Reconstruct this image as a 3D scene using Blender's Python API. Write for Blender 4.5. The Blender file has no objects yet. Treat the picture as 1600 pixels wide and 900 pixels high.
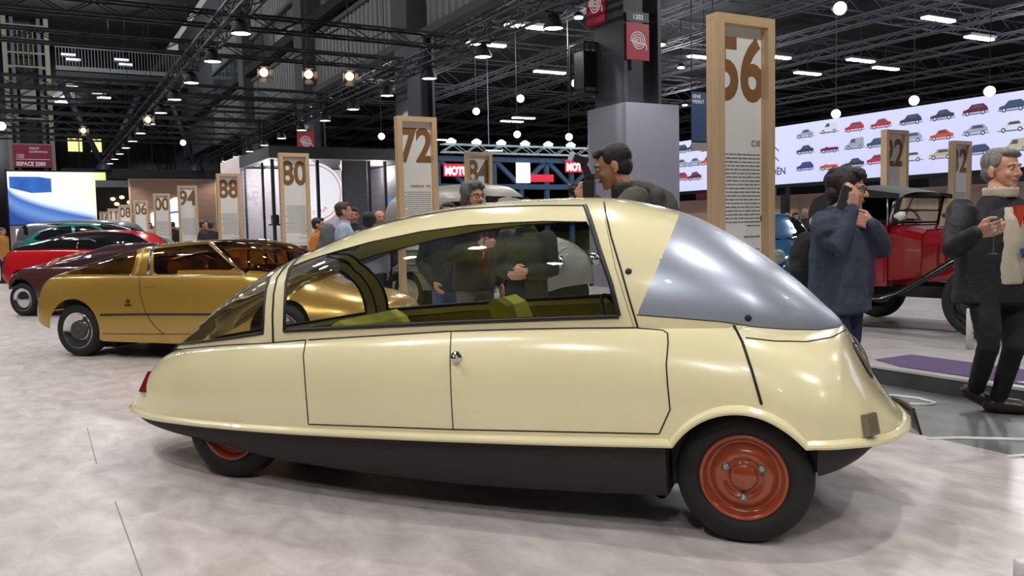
import bpy, bmesh, math, random
import numpy as np
from mathutils import Vector, Matrix
from mathutils.bvhtree import BVHTree
SC = bpy.context.scene
COL = SC.collection
random.seed(7)
PI = math.pi

# ------------------------------------------------------------------ camera
F, CAMH, PITCH, ROLL, YAW = 1340.0, 1.35, math.atan(.070), .0215, math.radians(28.953)
def _axes():
    f = np.array([math.sin(YAW)*math.cos(PITCH), math.cos(YAW)*math.cos(PITCH), -math.sin(PITCH)])
    r0 = np.array([math.cos(YAW), -math.sin(YAW), 0.]); u0 = np.cross(r0, f)
    c, s = math.cos(ROLL), math.sin(ROLL)
    return c*r0-s*u0, s*r0+c*u0, f
CR, CU, CF = _axes()
CO = np.array([0., 0., CAMH])
cam_d = bpy.data.cameras.new('camera'); cam = bpy.data.objects.new('camera', cam_d); COL.objects.link(cam)
cam_d.sensor_width = 36; cam_d.lens = 36*F/1600; cam_d.clip_end = 500; cam_d.clip_start = .05
cam.matrix_world = Matrix(((CR[0], CU[0], -CF[0], 0), (CR[1], CU[1], -CF[1], 0), (CR[2], CU[2], -CF[2], CAMH), (0, 0, 0, 1)))
SC.camera = cam
def ray(px, py): return CF + CR*(px-800)/F - CU*(py-450)/F
def onz(px, py, z=0.): d = ray(px, py); return CO + d*((z-CAMH)/d[2])
def onX(px, py, X): d = ray(px, py); return CO + d*(X/d[0])
def onY(px, py, Y): d = ray(px, py); return CO + d*(Y/d[1])
def atd(px, py, D): return CO + ray(px, py)*D

# ------------------------------------------------------------------ world, exposure
SC.view_settings.view_transform = 'Standard'; SC.view_settings.look = 'None'
SC.view_settings.gamma = 1; SC.view_settings.use_curve_mapping = False
SC.view_settings.exposure = 0.0
wd = bpy.data.worlds.new('hall_air'); SC.world = wd; wd.use_nodes = True
wd.node_tree.nodes['Background'].inputs[0].default_value = (.30, .30, .31, 1)
wd.node_tree.nodes['Background'].inputs[1].default_value = 1.0

# rig of flood lamps: three lighting trusses along the hall, lamp every 3.07 m
TZ = 5.6
TRUSS_X = (-1.7, 3.75, 9.2)
LAMP_P = 245.0
LAMPS = []
for tx in TRUSS_X:
    y0 = 17.57 if tx < 5 else 14.7
    for k in range(-7, 12):
        LAMPS.append((tx, y0+3.07*k))
for i, (lx, ly) in enumerate(LAMPS):
    if ly > 56: continue
    ld = bpy.data.lights.new('lamp_light', 'SPOT'); ld.energy = LAMP_P*(1.0 if lx < 8 else .8); ld.shadow_soft_size = .035
    ld.spot_size = math.radians(122); ld.spot_blend = .35; ld.color = (1, .965, .93)
    lo = bpy.data.objects.new('lamp_light', ld); COL.objects.link(lo); lo.location = (lx, ly, TZ-.42)

# fill lights added to brighten the nave facade and the side-hall roof
for (x, y) in ((-6, -8), (-6, 6), (-6, 20), (-6, 34), (-6, 50), (3, 58)):
    ld = bpy.data.lights.new('nave_fill_light', 'POINT'); ld.energy = 1100; ld.shadow_soft_size = .4; ld.color = (.95, .97, 1)
    lo = bpy.data.objects.new('nave_fill_light', ld); COL.objects.link(lo); lo.location = (x, y, 14.2)
for (x, y) in ((14, 9), (14, 21), (14, 36), (22, 12), (22, 26), (29, 16), (29, 34), (42, 14)):
    ld = bpy.data.lights.new('side_hall_fill_light', 'POINT'); ld.energy = 520; ld.shadow_soft_size = .3; ld.color = (.97, .98, 1)
    lo = bpy.data.objects.new('side_hall_fill_light', ld); COL.objects.link(lo); lo.location = (x, y, 6.9)

# ------------------------------------------------------------------ materials
def s2l(c): c = c/255.; return c/12.92 if c <= .04045 else ((c+.055)/1.055)**2.4
def rgb(c):
    if isinstance(c, str): c = tuple(int(c[i:i+2], 16) for i in (0, 2, 4))
    return tuple(s2l(v) for v in c)+(1.,)
MATS = {}
def mat(name, c, rough=.5, metal=0., coat=0., var=.04, scale=8., emit=0., bump=0., bscale=60., spec=.5, sheen=0., stretch=(1, 1, 1)):
    """principled material with a little procedural colour noise (and optional fine relief)"""
    if name in MATS: return MATS[name]
    m = bpy.data.materials.new(name); m.use_nodes = True; MATS[name] = m
    nt = m.node_tree; b = nt.nodes['Principled BSDF']; L = nt.links.new
    col = rgb(c)
    b.inputs['Roughness'].default_value = rough; b.inputs['Metallic'].default_value = metal
    b.inputs['Coat Weight'].default_value = coat; b.inputs['Coat Roughness'].default_value = .02
    b.inputs['Specular IOR Level'].default_value = spec; b.inputs['Sheen Weight'].default_value = sheen
    tc = nt.nodes.new('ShaderNodeTexCoord'); mp = nt.nodes.new('ShaderNodeMapping'); mp.inputs['Scale'].default_value = stretch
    L(tc.outputs['Object'], mp.inputs['Vector'])
    n = nt.nodes.new('ShaderNodeTexNoise'); n.inputs['Scale'].default_value = scale; n.inputs['Detail'].default_value = 3
    L(mp.outputs['Vector'], n.inputs['Vector'])
    r = nt.nodes.new('ShaderNodeValToRGB')
    r.color_ramp.elements[0].position = .25; r.color_ramp.elements[1].position = .75
    r.color_ramp.elements[0].color = tuple(max(0, v*(1-var*2)) for v in col[:3])+(1,)
    r.color_ramp.elements[1].color = tuple(min(1, v*(1+var)) for v in col[:3])+(1,)
    L(n.outputs['Fac'], r.inputs['Fac']); L(r.outputs['Color'], b.inputs['Base Color'])
    if bump:
        n2 = nt.nodes.new('ShaderNodeTexNoise'); n2.inputs['Scale'].default_value = bscale; n2.inputs['Detail'].default_value = 4
        L(mp.outputs['Vector'], n2.inputs['Vector'])
        bp = nt.nodes.new('ShaderNodeBump'); bp.inputs['Strength'].default_value = bump; bp.inputs['Distance'].default_value = .01
        L(n2.outputs['Fac'], bp.inputs['Height']); L(bp.outputs['Normal'], b.inputs['Normal'])
    if emit:
        L(r.outputs['Color'], b.inputs['Emission Color']); b.inputs['Emission Strength'].default_value = emit
        m.cycles.emission_sampling = 'NONE' if emit > 3 else 'AUTO'
    return m
def glass(name, tint, refl=.09, rough=.0, top=.8):
    """thin window glass: clear body with Fresnel gloss"""
    if name in MATS: return MATS[name]
    m = bpy.data.materials.new(name); m.use_nodes = True; MATS[name] = m
    nt = m.node_tree; nt.nodes.remove(nt.nodes['Principled BSDF']); L = nt.links.new
    out = nt.nodes['Material Output']
    t = nt.nodes.new('ShaderNodeBsdfTransparent'); t.inputs[0].default_value = rgb(tint)
    g = nt.nodes.new('ShaderNodeBsdfGlossy'); g.inputs['Roughness'].default_value = rough; g.inputs[0].default_value = (1, 1, 1, 1)
    fr = nt.nodes.new('ShaderNodeLayerWeight'); fr.inputs[0].default_value = .22
    mr = nt.nodes.new('ShaderNodeMapRange'); mr.inputs['To Min'].default_value = refl; mr.inputs['To Max'].default_value = top
    mx = nt.nodes.new('ShaderNodeMixShader')
    L(fr.outputs['Fresnel'], mr.inputs['Value']); L(mr.outputs['Result'], mx.inputs[0])
    L(t.outputs[0], mx.inputs[1]); L(g.outputs[0], mx.inputs[2]); L(mx.outputs[0], out.inputs[0])
    return m
def wood(name, c1, c2, axis='z', rough=.5, sc=1.0):
    if name in MATS: return MATS[name]
    m = bpy.data.materials.new(name); m.use_nodes = True; MATS[name] = m
    nt = m.node_tree; b = nt.nodes['Principled BSDF']; L = nt.links.new
    tc = nt.nodes.new('ShaderNodeTexCoord'); mp = nt.nodes.new('ShaderNodeMapping')
    s = {'z': (22, 22, 1.2), 'x': (1.2, 22, 22), 'y': (22, 1.2, 22)}[axis]
    mp.inputs['Scale'].default_value = tuple(v*sc for v in s)
    L(tc.outputs['Object'], mp.inputs[0])
    n = nt.nodes.new('ShaderNodeTexNoise'); n.inputs['Scale'].default_value = 1.6; n.inputs['Detail'].default_value = 6; n.inputs['Roughness'].default_value = .65
    L(mp.outputs[0], n.inputs['Vector'])
    r = nt.nodes.new('ShaderNodeValToRGB'); r.color_ramp.elements[0].position = .3; r.color_ramp.elements[1].position = .7
    r.color_ramp.elements[0].color = rgb(c1); r.color_ramp.elements[1].color = rgb(c2)
    L(n.outputs['Fac'], r.inputs[0]); L(r.outputs[0], b.inputs['Base Color']); b.inputs['Roughness'].default_value = rough
    return m

# ------------------------------------------------------------------ object helpers
def tag(o, label=None, cat=None, group=None, kind=None):
    if label: o['label'] = label
    if cat: o['category'] = cat
    if group: o['group'] = group
    if kind: o['kind'] = kind
    return o
def thing(name, label, cat, loc=(0, 0, 0), rz=0., group=None):
    o = bpy.data.objects.new(name, None); COL.objects.link(o); o.empty_display_size = .1
    o.location = loc; o.rotation_euler = (0, 0, rz)
    return tag(o, label, cat, group)
def link(name, me, parent=None):
    o = bpy.data.objects.new(name, me); COL.objects.link(o)
    if parent: o.parent = parent
    return o
def dup(root, loc=None, rz=None, label=None, group=None):
    def cp(o, par):
        c = o.copy(); COL.objects.link(c); c.parent = par
        for ch in o.children: cp(ch, c)
        return c
    r = cp(root, root.parent)
    if loc is not None: r.location = loc
    if rz is not None: r.rotation_euler = (0, 0, rz)
    if label: r['label'] = label
    if group: r['group'] = group
    return r

class MB:
    """collects shapes with material slots; build() links ONE mesh object"""
    def __init__(s): s.v = []; s.f = []; s.m = []; s.sm = []; s.mi = 0; s.smooth = False
    def add(s, vs, fs, smooth=None):
        o = len(s.v); s.v += [tuple(map(float, v)) for v in vs]
        s.f += [tuple(i+o for i in f) for f in fs]; s.m += [s.mi]*len(fs)
        s.sm += [s.smooth if smooth is None else smooth]*len(fs); return s
    def slot(s, i): s.mi = i; return s
    def box(s, c, d, rz=0., bev=0.):
        hx, hy, hz = d[0]/2, d[1]/2, d[2]/2; ca, sa = math.cos(rz), math.sin(rz)
        def T(p): return (c[0]+p[0]*ca-p[1]*sa, c[1]+p[0]*sa+p[1]*ca, c[2]+p[2])
        if not bev:
            vs = [T((x, y, z)) for x in (-hx, hx) for y in (-hy, hy) for z in (-hz, hz)]
            return s.add(vs, [(0, 1, 3, 2), (4, 6, 7, 5), (0, 4, 5, 1), (2, 3, 7, 6), (0, 2, 6, 4), (1, 5, 7, 3)], False)
        bm = bmesh.new(); bmesh.ops.create_cube(bm, size=1)
        for v in bm.verts: v.co = Vector((v.co.x*d[0], v.co.y*d[1], v.co.z*d[2]))
        bmesh.ops.bevel(bm, geom=bm.edges[:], offset=bev, segments=2, profile=.7, affect='EDGES')
        bm.verts.index_update(); vs = [T(v.co) for v in bm.verts]; fs = [[v.index for v in f.verts] for f in bm.faces]; bm.free()
        return s.add(vs, fs, False)
    def quad(s, a, b, c, d): return s.add([a, b, c, d], [(0, 1, 2, 3)], False)
    def tube(s, pts, r, n=6, close=False, smooth=True, cap=True):
        P = [Vector(p) for p in pts]; N = len(P); rr = r if isinstance(r, (list, tuple)) else [r]*N
        vs = []; up = Vector((0, 0, 1)); prev = None
        for i, p in enumerate(P):
            t = (P[(i+1) % N]-P[i-1]) if (close or 0 < i < N-1) else (P[1]-P[0] if i == 0 else P[-1]-P[-2])
            if t.length < 1e-9: t = Vector((0, 0, 1))
            t.normalize()
            if prev is None:
                a = t.orthogonal().normalized() if abs(t.z) > .95 else t.cross(up).normalized()
            else:
                a = prev-t*prev.dot(t); a = a.normalized() if a.length > 1e-6 else t.orthogonal().normalized()
            prev = a; b = t.cross(a)
            for k in range(n):
                an = 2*PI*(k+.5)/n; vs.append(p+a*math.cos(an)*rr[i]+b*math.sin(an)*rr[i])
        fs = []
        for i in range(N if close else N-1):
            for k in range(n):
                j = (i+1) % N
                fs.append((i*n+k, i*n+(k+1) % n, j*n+(k+1) % n, j*n+k))
        if not close and cap: fs += [tuple(range(n))[::-1], tuple((N-1)*n+k for k in range(n))]
        return s.add(vs, fs, smooth)
    def bar(s, a, b, w, h=None):
        """straight square bar between two points"""
        h = h or w; A, B = Vector(a), Vector(b); t = (B-A).normalized()
        x = t.cross(Vector((0, 0, 1))); x = x.normalized() if x.length > 1e-4 else Vector((1, 0, 0)); y = t.cross(x)
        vs = []
        for p in (A, B):
            for sx, sy in ((-1, -1), (1, -1), (1, 1), (-1, 1)): vs.append(p+x*sx*w/2+y*sy*h/2)
        return s.add(vs, [(3, 2, 1, 0), (4, 5, 6, 7), (0, 1, 5, 4), (1, 2, 6, 5), (2, 3, 7, 6), (3, 0, 4, 7)], False)
    def lathe(s, prof, n=32, axis='y', c=(0, 0, 0), smooth=True, mats=None):
        """prof: list of (radius, offset along axis)"""
        vs = []
        for r, h in prof:
            for k in range(n):
                a = 2*PI*k/n; u, v = r*math.cos(a), r*math.sin(a)
                p = {'y': (u, h, v), 'z': (u, v, h), 'x': (h, u, v)}[axis]
                vs.append((p[0]+c[0], p[1]+c[1], p[2]+c[2]))
        o = len(s.v); s.v += vs
        for i in range(len(prof)-1):
            for k in range(n):
                s.f.append((o+i*n+k, o+i*n+(k+1) % n, o+(i+1)*n+(k+1) % n, o+(i+1)*n+k))
                s.m.append(mats[i] if mats else s.mi); s.sm.append(smooth)
        return s
    def ell(s, c, r, nu=16, nv=10, R=None):
        vs = []; fs = []
        for i in range(nv+1):
            th = PI*i/nv
            for k in range(nu):
                a = 2*PI*k/nu; p = Vector((r[0]*math.sin(th)*math.cos(a), r[1]*math.sin(th)*math.sin(a), r[2]*math.cos(th)))
                if R is not None: p = R @ p
                vs.append(p+Vector(c))
        for i in range(nv):
            for k in range(nu): fs.append((i*nu+k, (i+1)*nu+k, (i+1)*nu+(k+1) % nu, i*nu+(k+1) % nu))
        return s.add(vs, fs, True)
    def prism(s, poly, y0, y1, plane='xz'):
        """extrude a 2-D polygon between two offsets"""
        n = len(poly)
        f = {'xz': lambda p, t: (p[0], t, p[1]), 'xy': lambda p, t: (p[0], p[1], t), 'yz': lambda p, t: (t, p[0], p[1])}[plane]
        vs = [f(p, y0) for p in poly]+[f(p, y1) for p in poly]
        fs = [tuple(range(n))[::-1], tuple(range(n, 2*n))]+[(i, (i+1) % n, n+(i+1) % n, n+i) for i in range(n)]
        return s.add(vs, fs, False)
    def mesh(s, name, mats):
        me = bpy.data.meshes.new(name); me.from_pydata(s.v, [], s.f)
        for m in (mats if isinstance(mats, (list, tuple)) else [mats]): me.materials.append(m)
        me.polygons.foreach_set('material_index', s.m); me.polygons.foreach_set('use_smooth', s.sm)
        me.update()
        bm = bmesh.new(); bm.from_mesh(me); bmesh.ops.recalc_face_normals(bm, faces=bm.faces[:]); bm.to_mesh(me); bm.free()
        return me
    def build(s, name, mats, parent=None): return link(name, s.mesh(name, mats), parent)

def part(name, m, parent, *boxes, bev=0.):
    b = MB()
    for c, d in boxes: b.box(c, d, 0, bev)
    return b.build(name, m, parent)
def struct(name, b, m, label=None):
    o = b.build(name, m); tag(o, label, None, None, 'structure'); return o
def text_mesh(name, body, size, m, parent, M4, align='LEFT', bold=0., ext=.0015, sx=1., clip=None, space=1.):
    """flat lettering; M4 places local x (reading direction), y (up), z (out of the surface)"""
    cu = bpy.data.curves.new(name, 'FONT'); cu.body = body; cu.size = size; cu.align_x = align; cu.offset = bold; cu.extrude = ext
    cu.resolution_u = 4; cu.space_character = space
    ob = bpy.data.objects.new(name, cu); COL.objects.link(ob)
    me = bpy.data.meshes.new_from_object(ob.evaluated_get(bpy.context.evaluated_depsgraph_get()))
    bpy.data.objects.remove(ob); bpy.data.curves.remove(cu)
    me.name = name; me.transform(Matrix.Diagonal((sx, 1, 1, 1)))
    if clip:
        bm = bmesh.new(); bm.from_mesh(me)
        for lim, nx in ((clip[0], -1), (clip[1], 1)):
            bmesh.ops.bisect_plane(bm, geom=bm.verts[:]+bm.edges[:]+bm.faces[:], plane_co=(lim, 0, 0), plane_no=(nx, 0, 0), clear_outer=True)
        bm.to_mesh(me); bm.free()
    me.materials.clear(); me.materials.append(m)
    me.transform(M4)
    return link(name, me, parent)
def frame4(o, x, y):
    x = Vector(x).normalized(); y = Vector(y).normalized(); z = x.cross(y)
    return Matrix(((x[0], y[0], z[0], o[0]), (x[1], y[1], z[1], o[1]), (x[2], y[2], z[2], o[2]), (0, 0, 0, 1)))
def pchip(X, Y):
    X = np.array(X, float); Y = np.array(Y, float); h = np.diff(X); d = np.diff(Y)/h; m = np.zeros(len(X))
    for i in range(1, len(X)-1):
        if d[i-1]*d[i] > 0:
            w1, w2 = 2*h[i]+h[i-1], h[i]+2*h[i-1]; m[i] = (w1+w2)/(w1/d[i-1]+w2/d[i])
    m[0], m[-1] = d[0], d[-1]
    def f(x):
        x = np.clip(np.asarray(x, float), X[0], X[-1]); i = np.clip(np.searchsorted(X, x)-1, 0, len(h)-1)
        t = (x-X[i])/h[i]; t2, t3 = t*t, t*t*t
        return (2*t3-3*t2+1)*Y[i]+(t3-2*t2+t)*h[i]*m[i]+(-2*t3+3*t2)*Y[i+1]+(t3-t2)*h[i]*m[i+1]
    return f
def tab(*pts): return pchip([p[0] for p in pts], [p[1] for p in pts])

# ------------------------------------------------------------------ lofted car shells
def in_poly(px, pz, poly):
    poly = np.asarray(poly); r = np.zeros(px.shape, bool); n = len(poly)
    for i in range(n):
        x1, z1 = poly[i]; x2, z2 = poly[(i+1) % n]
        c = ((z1 > pz) != (z2 > pz)); 
        with np.errstate(divide='ignore', invalid='ignore'): xi = (x2-x1)*(pz-z1)/(z2-z1)+x1
        r ^= c & (px < xi)
    return r
class Shell:
    """car body: lower flank from sill to belt, cabin dome from belt to roof; local x forward, y left, z up"""
    def __init__(s, M, x0, x1, zs, ws, zb, wb, zt, up=2.2, bul=.025, p2=(.6, .08), nx=240, nl=36, nu=60, p1=.6):
        s.M = M; s.Mi = M.inverted(); s.zs, s.ws, s.zb, s.wb, s.zt = zs, ws, zb, wb, zt
        s.up, s.bul, s.p2, s.p1, s.x0, s.x1 = up, bul, p2, p1, x0, x1
        t = np.linspace(0, 1, nx+1); e = .5-.5*np.cos(PI*t); tt = .75*t+.25*e
        s.xs = x0+(x1-x0)*tt
        s.vs = np.concatenate([np.linspace(0, 1, nl+1), 1+np.linspace(0, 1, nu+1)[1:]]); s.nl = nl
        s.Y, s.Z = s.surf(s.xs[:, None]+0*s.vs[None], s.vs[None]+0*s.xs[:, None])
        s.X = s.xs[:, None]+0*s.vs[None]
        nv = len(s.vs); V = np.stack([s.X, -s.Y, s.Z], -1).reshape(-1, 3); F_ = []
        for i in range(nx):
            for j in range(nv-1): F_.append((i*nv+j, (i+1)*nv+j, (i+1)*nv+j+1, i*nv+j+1))
        s.bvh = BVHTree.FromPolygons([tuple(v) for v in V], F_)
        o = s.Mi @ Vector(CO); s.co = o
    def surf(s, x, v):
        ws, wb, zs, zb, zt = s.ws(x), s.wb(x), s.zs(x), s.zb(x), s.zt(x); h = zb-zs
        t = np.clip(v, 0, 1); b0, b1, b2, b3 = (1-t)**3, 3*t*(1-t)**2, 3*t*t*(1-t), t**3
        yl = b0*ws+b1*(ws+s.bul*np.minimum(1, ws*3))+b2*(wb+s.p2[0]*(ws-wb))+b3*wb
        zl = b0*zs+b1*(zs+s.p1*h)+b2*(zb-s.p2[1]*h)+b3*zb
        a = np.clip(v-1, 0, 1)*PI/2; e = 2./s.up
        yu = wb*np.maximum(np.cos(a), 0)**e; zu = zb+np.maximum(zt-zb, 0)*np.sin(a)**e
        return np.where(v <= 1, yl, yu), np.where(v <= 1, zl, zu)
    def W(s, x, z, upper=None):
        v = np.linspace(0, 2, 241); y, zz = s.surf(np.full(241, x), v); return float(np.interp(z, zz, y))
    def cast(s, px, py, far=False):
        d = (s.Mi.to_3x3() @ Vector(ray(px, py))).normalized(); h = s.bvh.ray_cast(s.co, d)
        if h[0] is not None: return Vector(h[0]), Vector(h[1])
        h = None; best = 9
        for t in np.linspace(2, 60, 400):      # silhouette miss: nearest body point
            q = s.co+d*float(t); r = s.bvh.find_nearest(q)
            if r[0] is not None and r[3] < best: best = r[3]; h = r
        return Vector(h[0]), Vector(h[1])
    def line(s, pts, step=6):
        out = []
        for (a, b) in zip(pts[:-1], pts[1:]):
            n = max(1, int(math.hypot(b[0]-a[0], b[1]-a[1])/step))
            for k in range(n): out.append(s.cast(a[0]+(b[0]-a[0])*k/n, a[1]+(b[1]-a[1])*k/n)[0])
        out.append(s.cast(*pts[-1])[0]); return out
    def xz(s, pts, step=6): return [(p.x, p.z) for p in s.line(pts, step)]
    def split(s, classes, lines, cell=.014):
        """classes: function(x, z, v) -> int array for cells (0 = open).  Boundary vertices are snapped to the outline lines"""
        X, Y, Z = s.X.copy(), s.Y.copy(), s.Z.copy(); nx, nv = X.shape
        ce = lambda A: .25*(A[:-1, :-1]+A[1:, :-1]+A[:-1, 1:]+A[1:, 1:])
        vv = s.vs[None]+0*X; K = classes(ce(X), ce(Z), ce(vv))
        P = np.full((nx+1, nv+1), -1); P[1:-1, 1:-1] = K; P[0] = P[1]; P[-1] = P[-2]; P[:, 0] = P[:, 1]; P[:, -1] = P[:, -2]
        st = np.stack([P[:-1, :-1], P[1:, :-1], P[:-1, 1:], P[1:, 1:]]); bd = st.max(0) != st.min(0)
        segs = []
        for l in lines:
            l = np.array(l); segs.append(np.concatenate([l[:-1], l[1:]], 1))
        S = np.concatenate(segs); A, B = S[:, :2], S[:, 2:]; D = B-A; DD = (D**2).sum(1)+1e-12
        for i, j in zip(*np.nonzero(bd)):
            p = np.array([X[i, j], Z[i, j]]); t = np.clip(((p-A)*D).sum(1)/DD, 0, 1); q = A+D*t[:, None]; d = ((q-p)**2).sum(1); k = d.argmin()
            if d[k] < (cell*1.3)**2:
                x, z = q[k]; lo, hi = float(s.zs(x)), float(s.zt(x)); z = min(max(z, lo), hi)
                X[i, j] = x; Z[i, j] = z; Y[i, j] = s.W(x, z)
        s.PX, s.PY, s.PZ, s.K = X, Y, Z, K
    def panel(s, ks, sides=(-1, 1), off=0., vlim=None):
        """verts/faces of all cells of classes ks, on the given sides"""
        X, Y, Z, K = s.PX, s.PY, s.PZ, s.K; nx, nv = X.shape; mb = MB(); mb.smooth = True
        sel = np.isin(K, ks)
        if vlim: sel = sel & (s.vs[None, :-1] >= vlim[0]) & (s.vs[None, 1:] <= vlim[1]+1e-6)
        ii, jj = np.nonzero(sel)
        if len(ii) == 0: return mb
        used = np.zeros((nx, nv), bool)
        for di in (0, 1):
            for dj in (0, 1): used[ii+di, jj+dj] = True
        idx = np.full((nx, nv), -1); u = np.nonzero(used); idx[u] = np.arange(len(u[0]))
        x, y, z = X[u], Y[u], Z[u]
        for sd in sides:
            vs = np.stack([x, sd*np.maximum(y-off, 0), z-off*.4*(s.vs[u[1]] > 1.2)], 1)
            fs = np.stack([idx[ii, jj], idx[ii+1, jj], idx[ii+1, jj+1], idx[ii, jj+1]], 1)
            mb.add(vs.tolist(), fs.tolist())
        return mb
def weld(ob, d=.0008):
    bm = bmesh.new(); bm.from_mesh(ob.data); bmesh.ops.remove_doubles(bm, verts=bm.verts[:], dist=d)
    bmesh.ops.recalc_face_normals(bm, faces=bm.faces[:]); bm.to_mesh(ob.data); bm.free(); ob.data.update(); return ob
def mirror_pts(P): return [Vector((p[0], -p[1], p[2])) for p in P]
def strip(name, P, r, m, parent, both=True, lift=.0, n=6):
    """rubber seal / shut line lying on the surface (and its mirror image)"""
    b = MB(); b.tube([Vector((p[0], p[1]-lift, p[2])) for p in P], r, n)
    if both: MB().tube([Vector((p[0], -p[1]+lift, p[2])) for p in P], r, n).build(name, m, parent)
    return b.build(name, m, parent)
def sweep(P, outs, prof, close=False):
    """sweep a flange profile (out, up) along points P with outward directions"""
    mb = MB(); n = len(prof); vs = []
    for p, o in zip(P, outs):
        for a, b in prof: vs.append((p[0]+o[0]*a+o[3]*b*0, p[1]+o[1]*a, p[2]+o[2]*a+b) if len(o) == 3 else (p[0]+o[0]*a+o[3]*b, p[1]+o[1]*a+o[4]*b, p[2]+o[2]*a+o[5]*b))
    fs = []
    for i in range(len(P)-1):
        for k in range(n): fs.append((i*n+k, i*n+(k+1) % n, (i+1)*n+(k+1) % n, (i+1)*n+k))
    return mb.add(vs, fs, False)

def make_wheel(parent, c, R, rr, w, m_tyre, m_rim, m_nut, side=-1, style='steel', nuts=3, label=None):
    """wheel as a part: tyre, with rim and nuts as its sub-parts; axis along local y, outer face to side"""
    s = side; b = MB()
    prof = [(rr*.93, -.02), (rr*1.02, .004), (rr*1.10, .010), (rr+(R-rr)*.35, .016), (rr+(R-rr)*.42, .013), (rr+(R-rr)*.62, .014), (rr+(R-rr)*.66, .010), (rr+(R-rr)*.85, .002), (R*.985, -.018), (R, -.035), (R*1.0, -.05), (R*.993, -.052), (R*.993, -.057), (R, -.06), (R, -w*.5), (R*.993, -w*.5-.003), (R*.993, -w*.5-.009), (R, -w*.5-.012), (R, -w+.04), (R*.97, -w+.01), (rr*1.05, -w+.0), (rr*.9, -w+.02)]
    b.lathe([(r, -s*-h if False else s*h) for r, h in prof], 56, 'y', c)
    t = b.build('wheel', m_tyre, parent)
    if label: t['label'] = label
    b = MB()
    if style == 'steel':
        prof = [(rr, -.01), (rr*1.01, .006), (rr*.97, .010), (rr*.92, .004), (rr*.88, -.022), (rr*.80, -.034), (rr*.76, -.030), (rr*.66, -.008), (rr*.56, .0), (rr*.46, -.006), (rr*.40, -.018), (rr*.34, -.018), (rr*.31, -.004), (rr*.26, .004), (.001, .006)]
    elif style == 'dish':
        prof = [(rr, -.01), (rr*1.01, .006), (rr*.97, .008), (rr*.93, .0), (rr*.55, -.05), (rr*.5, -.045), (rr*.5, .0), (rr*.46, .006), (rr*.3, .010), (rr*.28, .004), (rr*.15, .004), (rr*.13, .01), (.001, .01)]
    else:
        prof = [(rr, -.01), (rr*1.01, .006), (rr*.97, .008), (rr*.9, -.01), (rr*.7, -.02), (rr*.4, .0), (rr*.2, .012), (.001, .014)]
    mats = None
    if style == 'dish': mats = [0]*5+[1]*7
    b.lathe([(r, s*h) for r, h in prof], 48, 'y', c, mats=mats)
    rim = b.build('rim', m_rim if isinstance(m_rim, (list, tuple)) else [m_rim], t)
    for k in range(nuts):
        a = PI/2+2*PI*(k+.5)/nuts; b = MB(); q = (c[0]+rr*.47*math.cos(a), c[1], c[2]+rr*.47*math.sin(a))
        b.lathe([(rr*.10, s*-.012), (rr*.10, s*.002), (rr*.075, s*.012), (rr*.05, s*.013), (rr*.05, s*.02), (.001, s*.021)], 12, 'y', q)
        b.build('wheel_nut', m_nut, t)
    return t

# ------------------------------------------------------------------ the cream teardrop prototype
CPHI = math.radians(-49.0)
CA = Vector((math.cos(CPHI), math.sin(CPHI), 0)); CN = Vector((-math.sin(CPHI), math.cos(CPHI), 0))
CORG = Vector(onz(1162, 850))+CN*.70
M_cream = mat('cream_paint', (240, 229, 184), .22, 0, .9, .012, 3)
M_lining = mat('dim_cream_lining', (186, 176, 124), .55)  # olive tone puts the dim cabin light into the inner cream paint
M_seal = mat('black_rubber', (22, 22, 24), .45)
M_gap = mat('shut_line_black', (14, 13, 12), .7)
M_skirt = mat('charcoal_underbody', (42, 41, 42), .75, var=.06, bump=.15, bscale=120)
M_tyre = mat('tyre_rubber', (30, 30, 31), .78, var=.08, bump=.2, bscale=150)
M_rust = mat('brick_orange_paint', (158, 70, 38), .22, 0, .8, .04)
M_chrome = mat('chrome', (215, 215, 218), .12, 1.)
M_zinc = mat('zinc_nut', (190, 188, 184), .32, .9)
M_silver = mat('silver_film', (172, 179, 194), .36, .45, .25, .02, 1.2)
M_cglass = glass('clear_car_glass', (243, 245, 244), .06)
M_seat = mat('lime_seat_cloth', (206, 206, 62), .8, bump=.3, bscale=300)
M_lens = mat('smoked_lens', (120, 112, 92), .12, 0, .6)
M_red = mat('red_lens', (120, 8, 26), .12, 0, .7)
M_dark = mat('matt_black', (20, 20, 21), .6)

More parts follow.
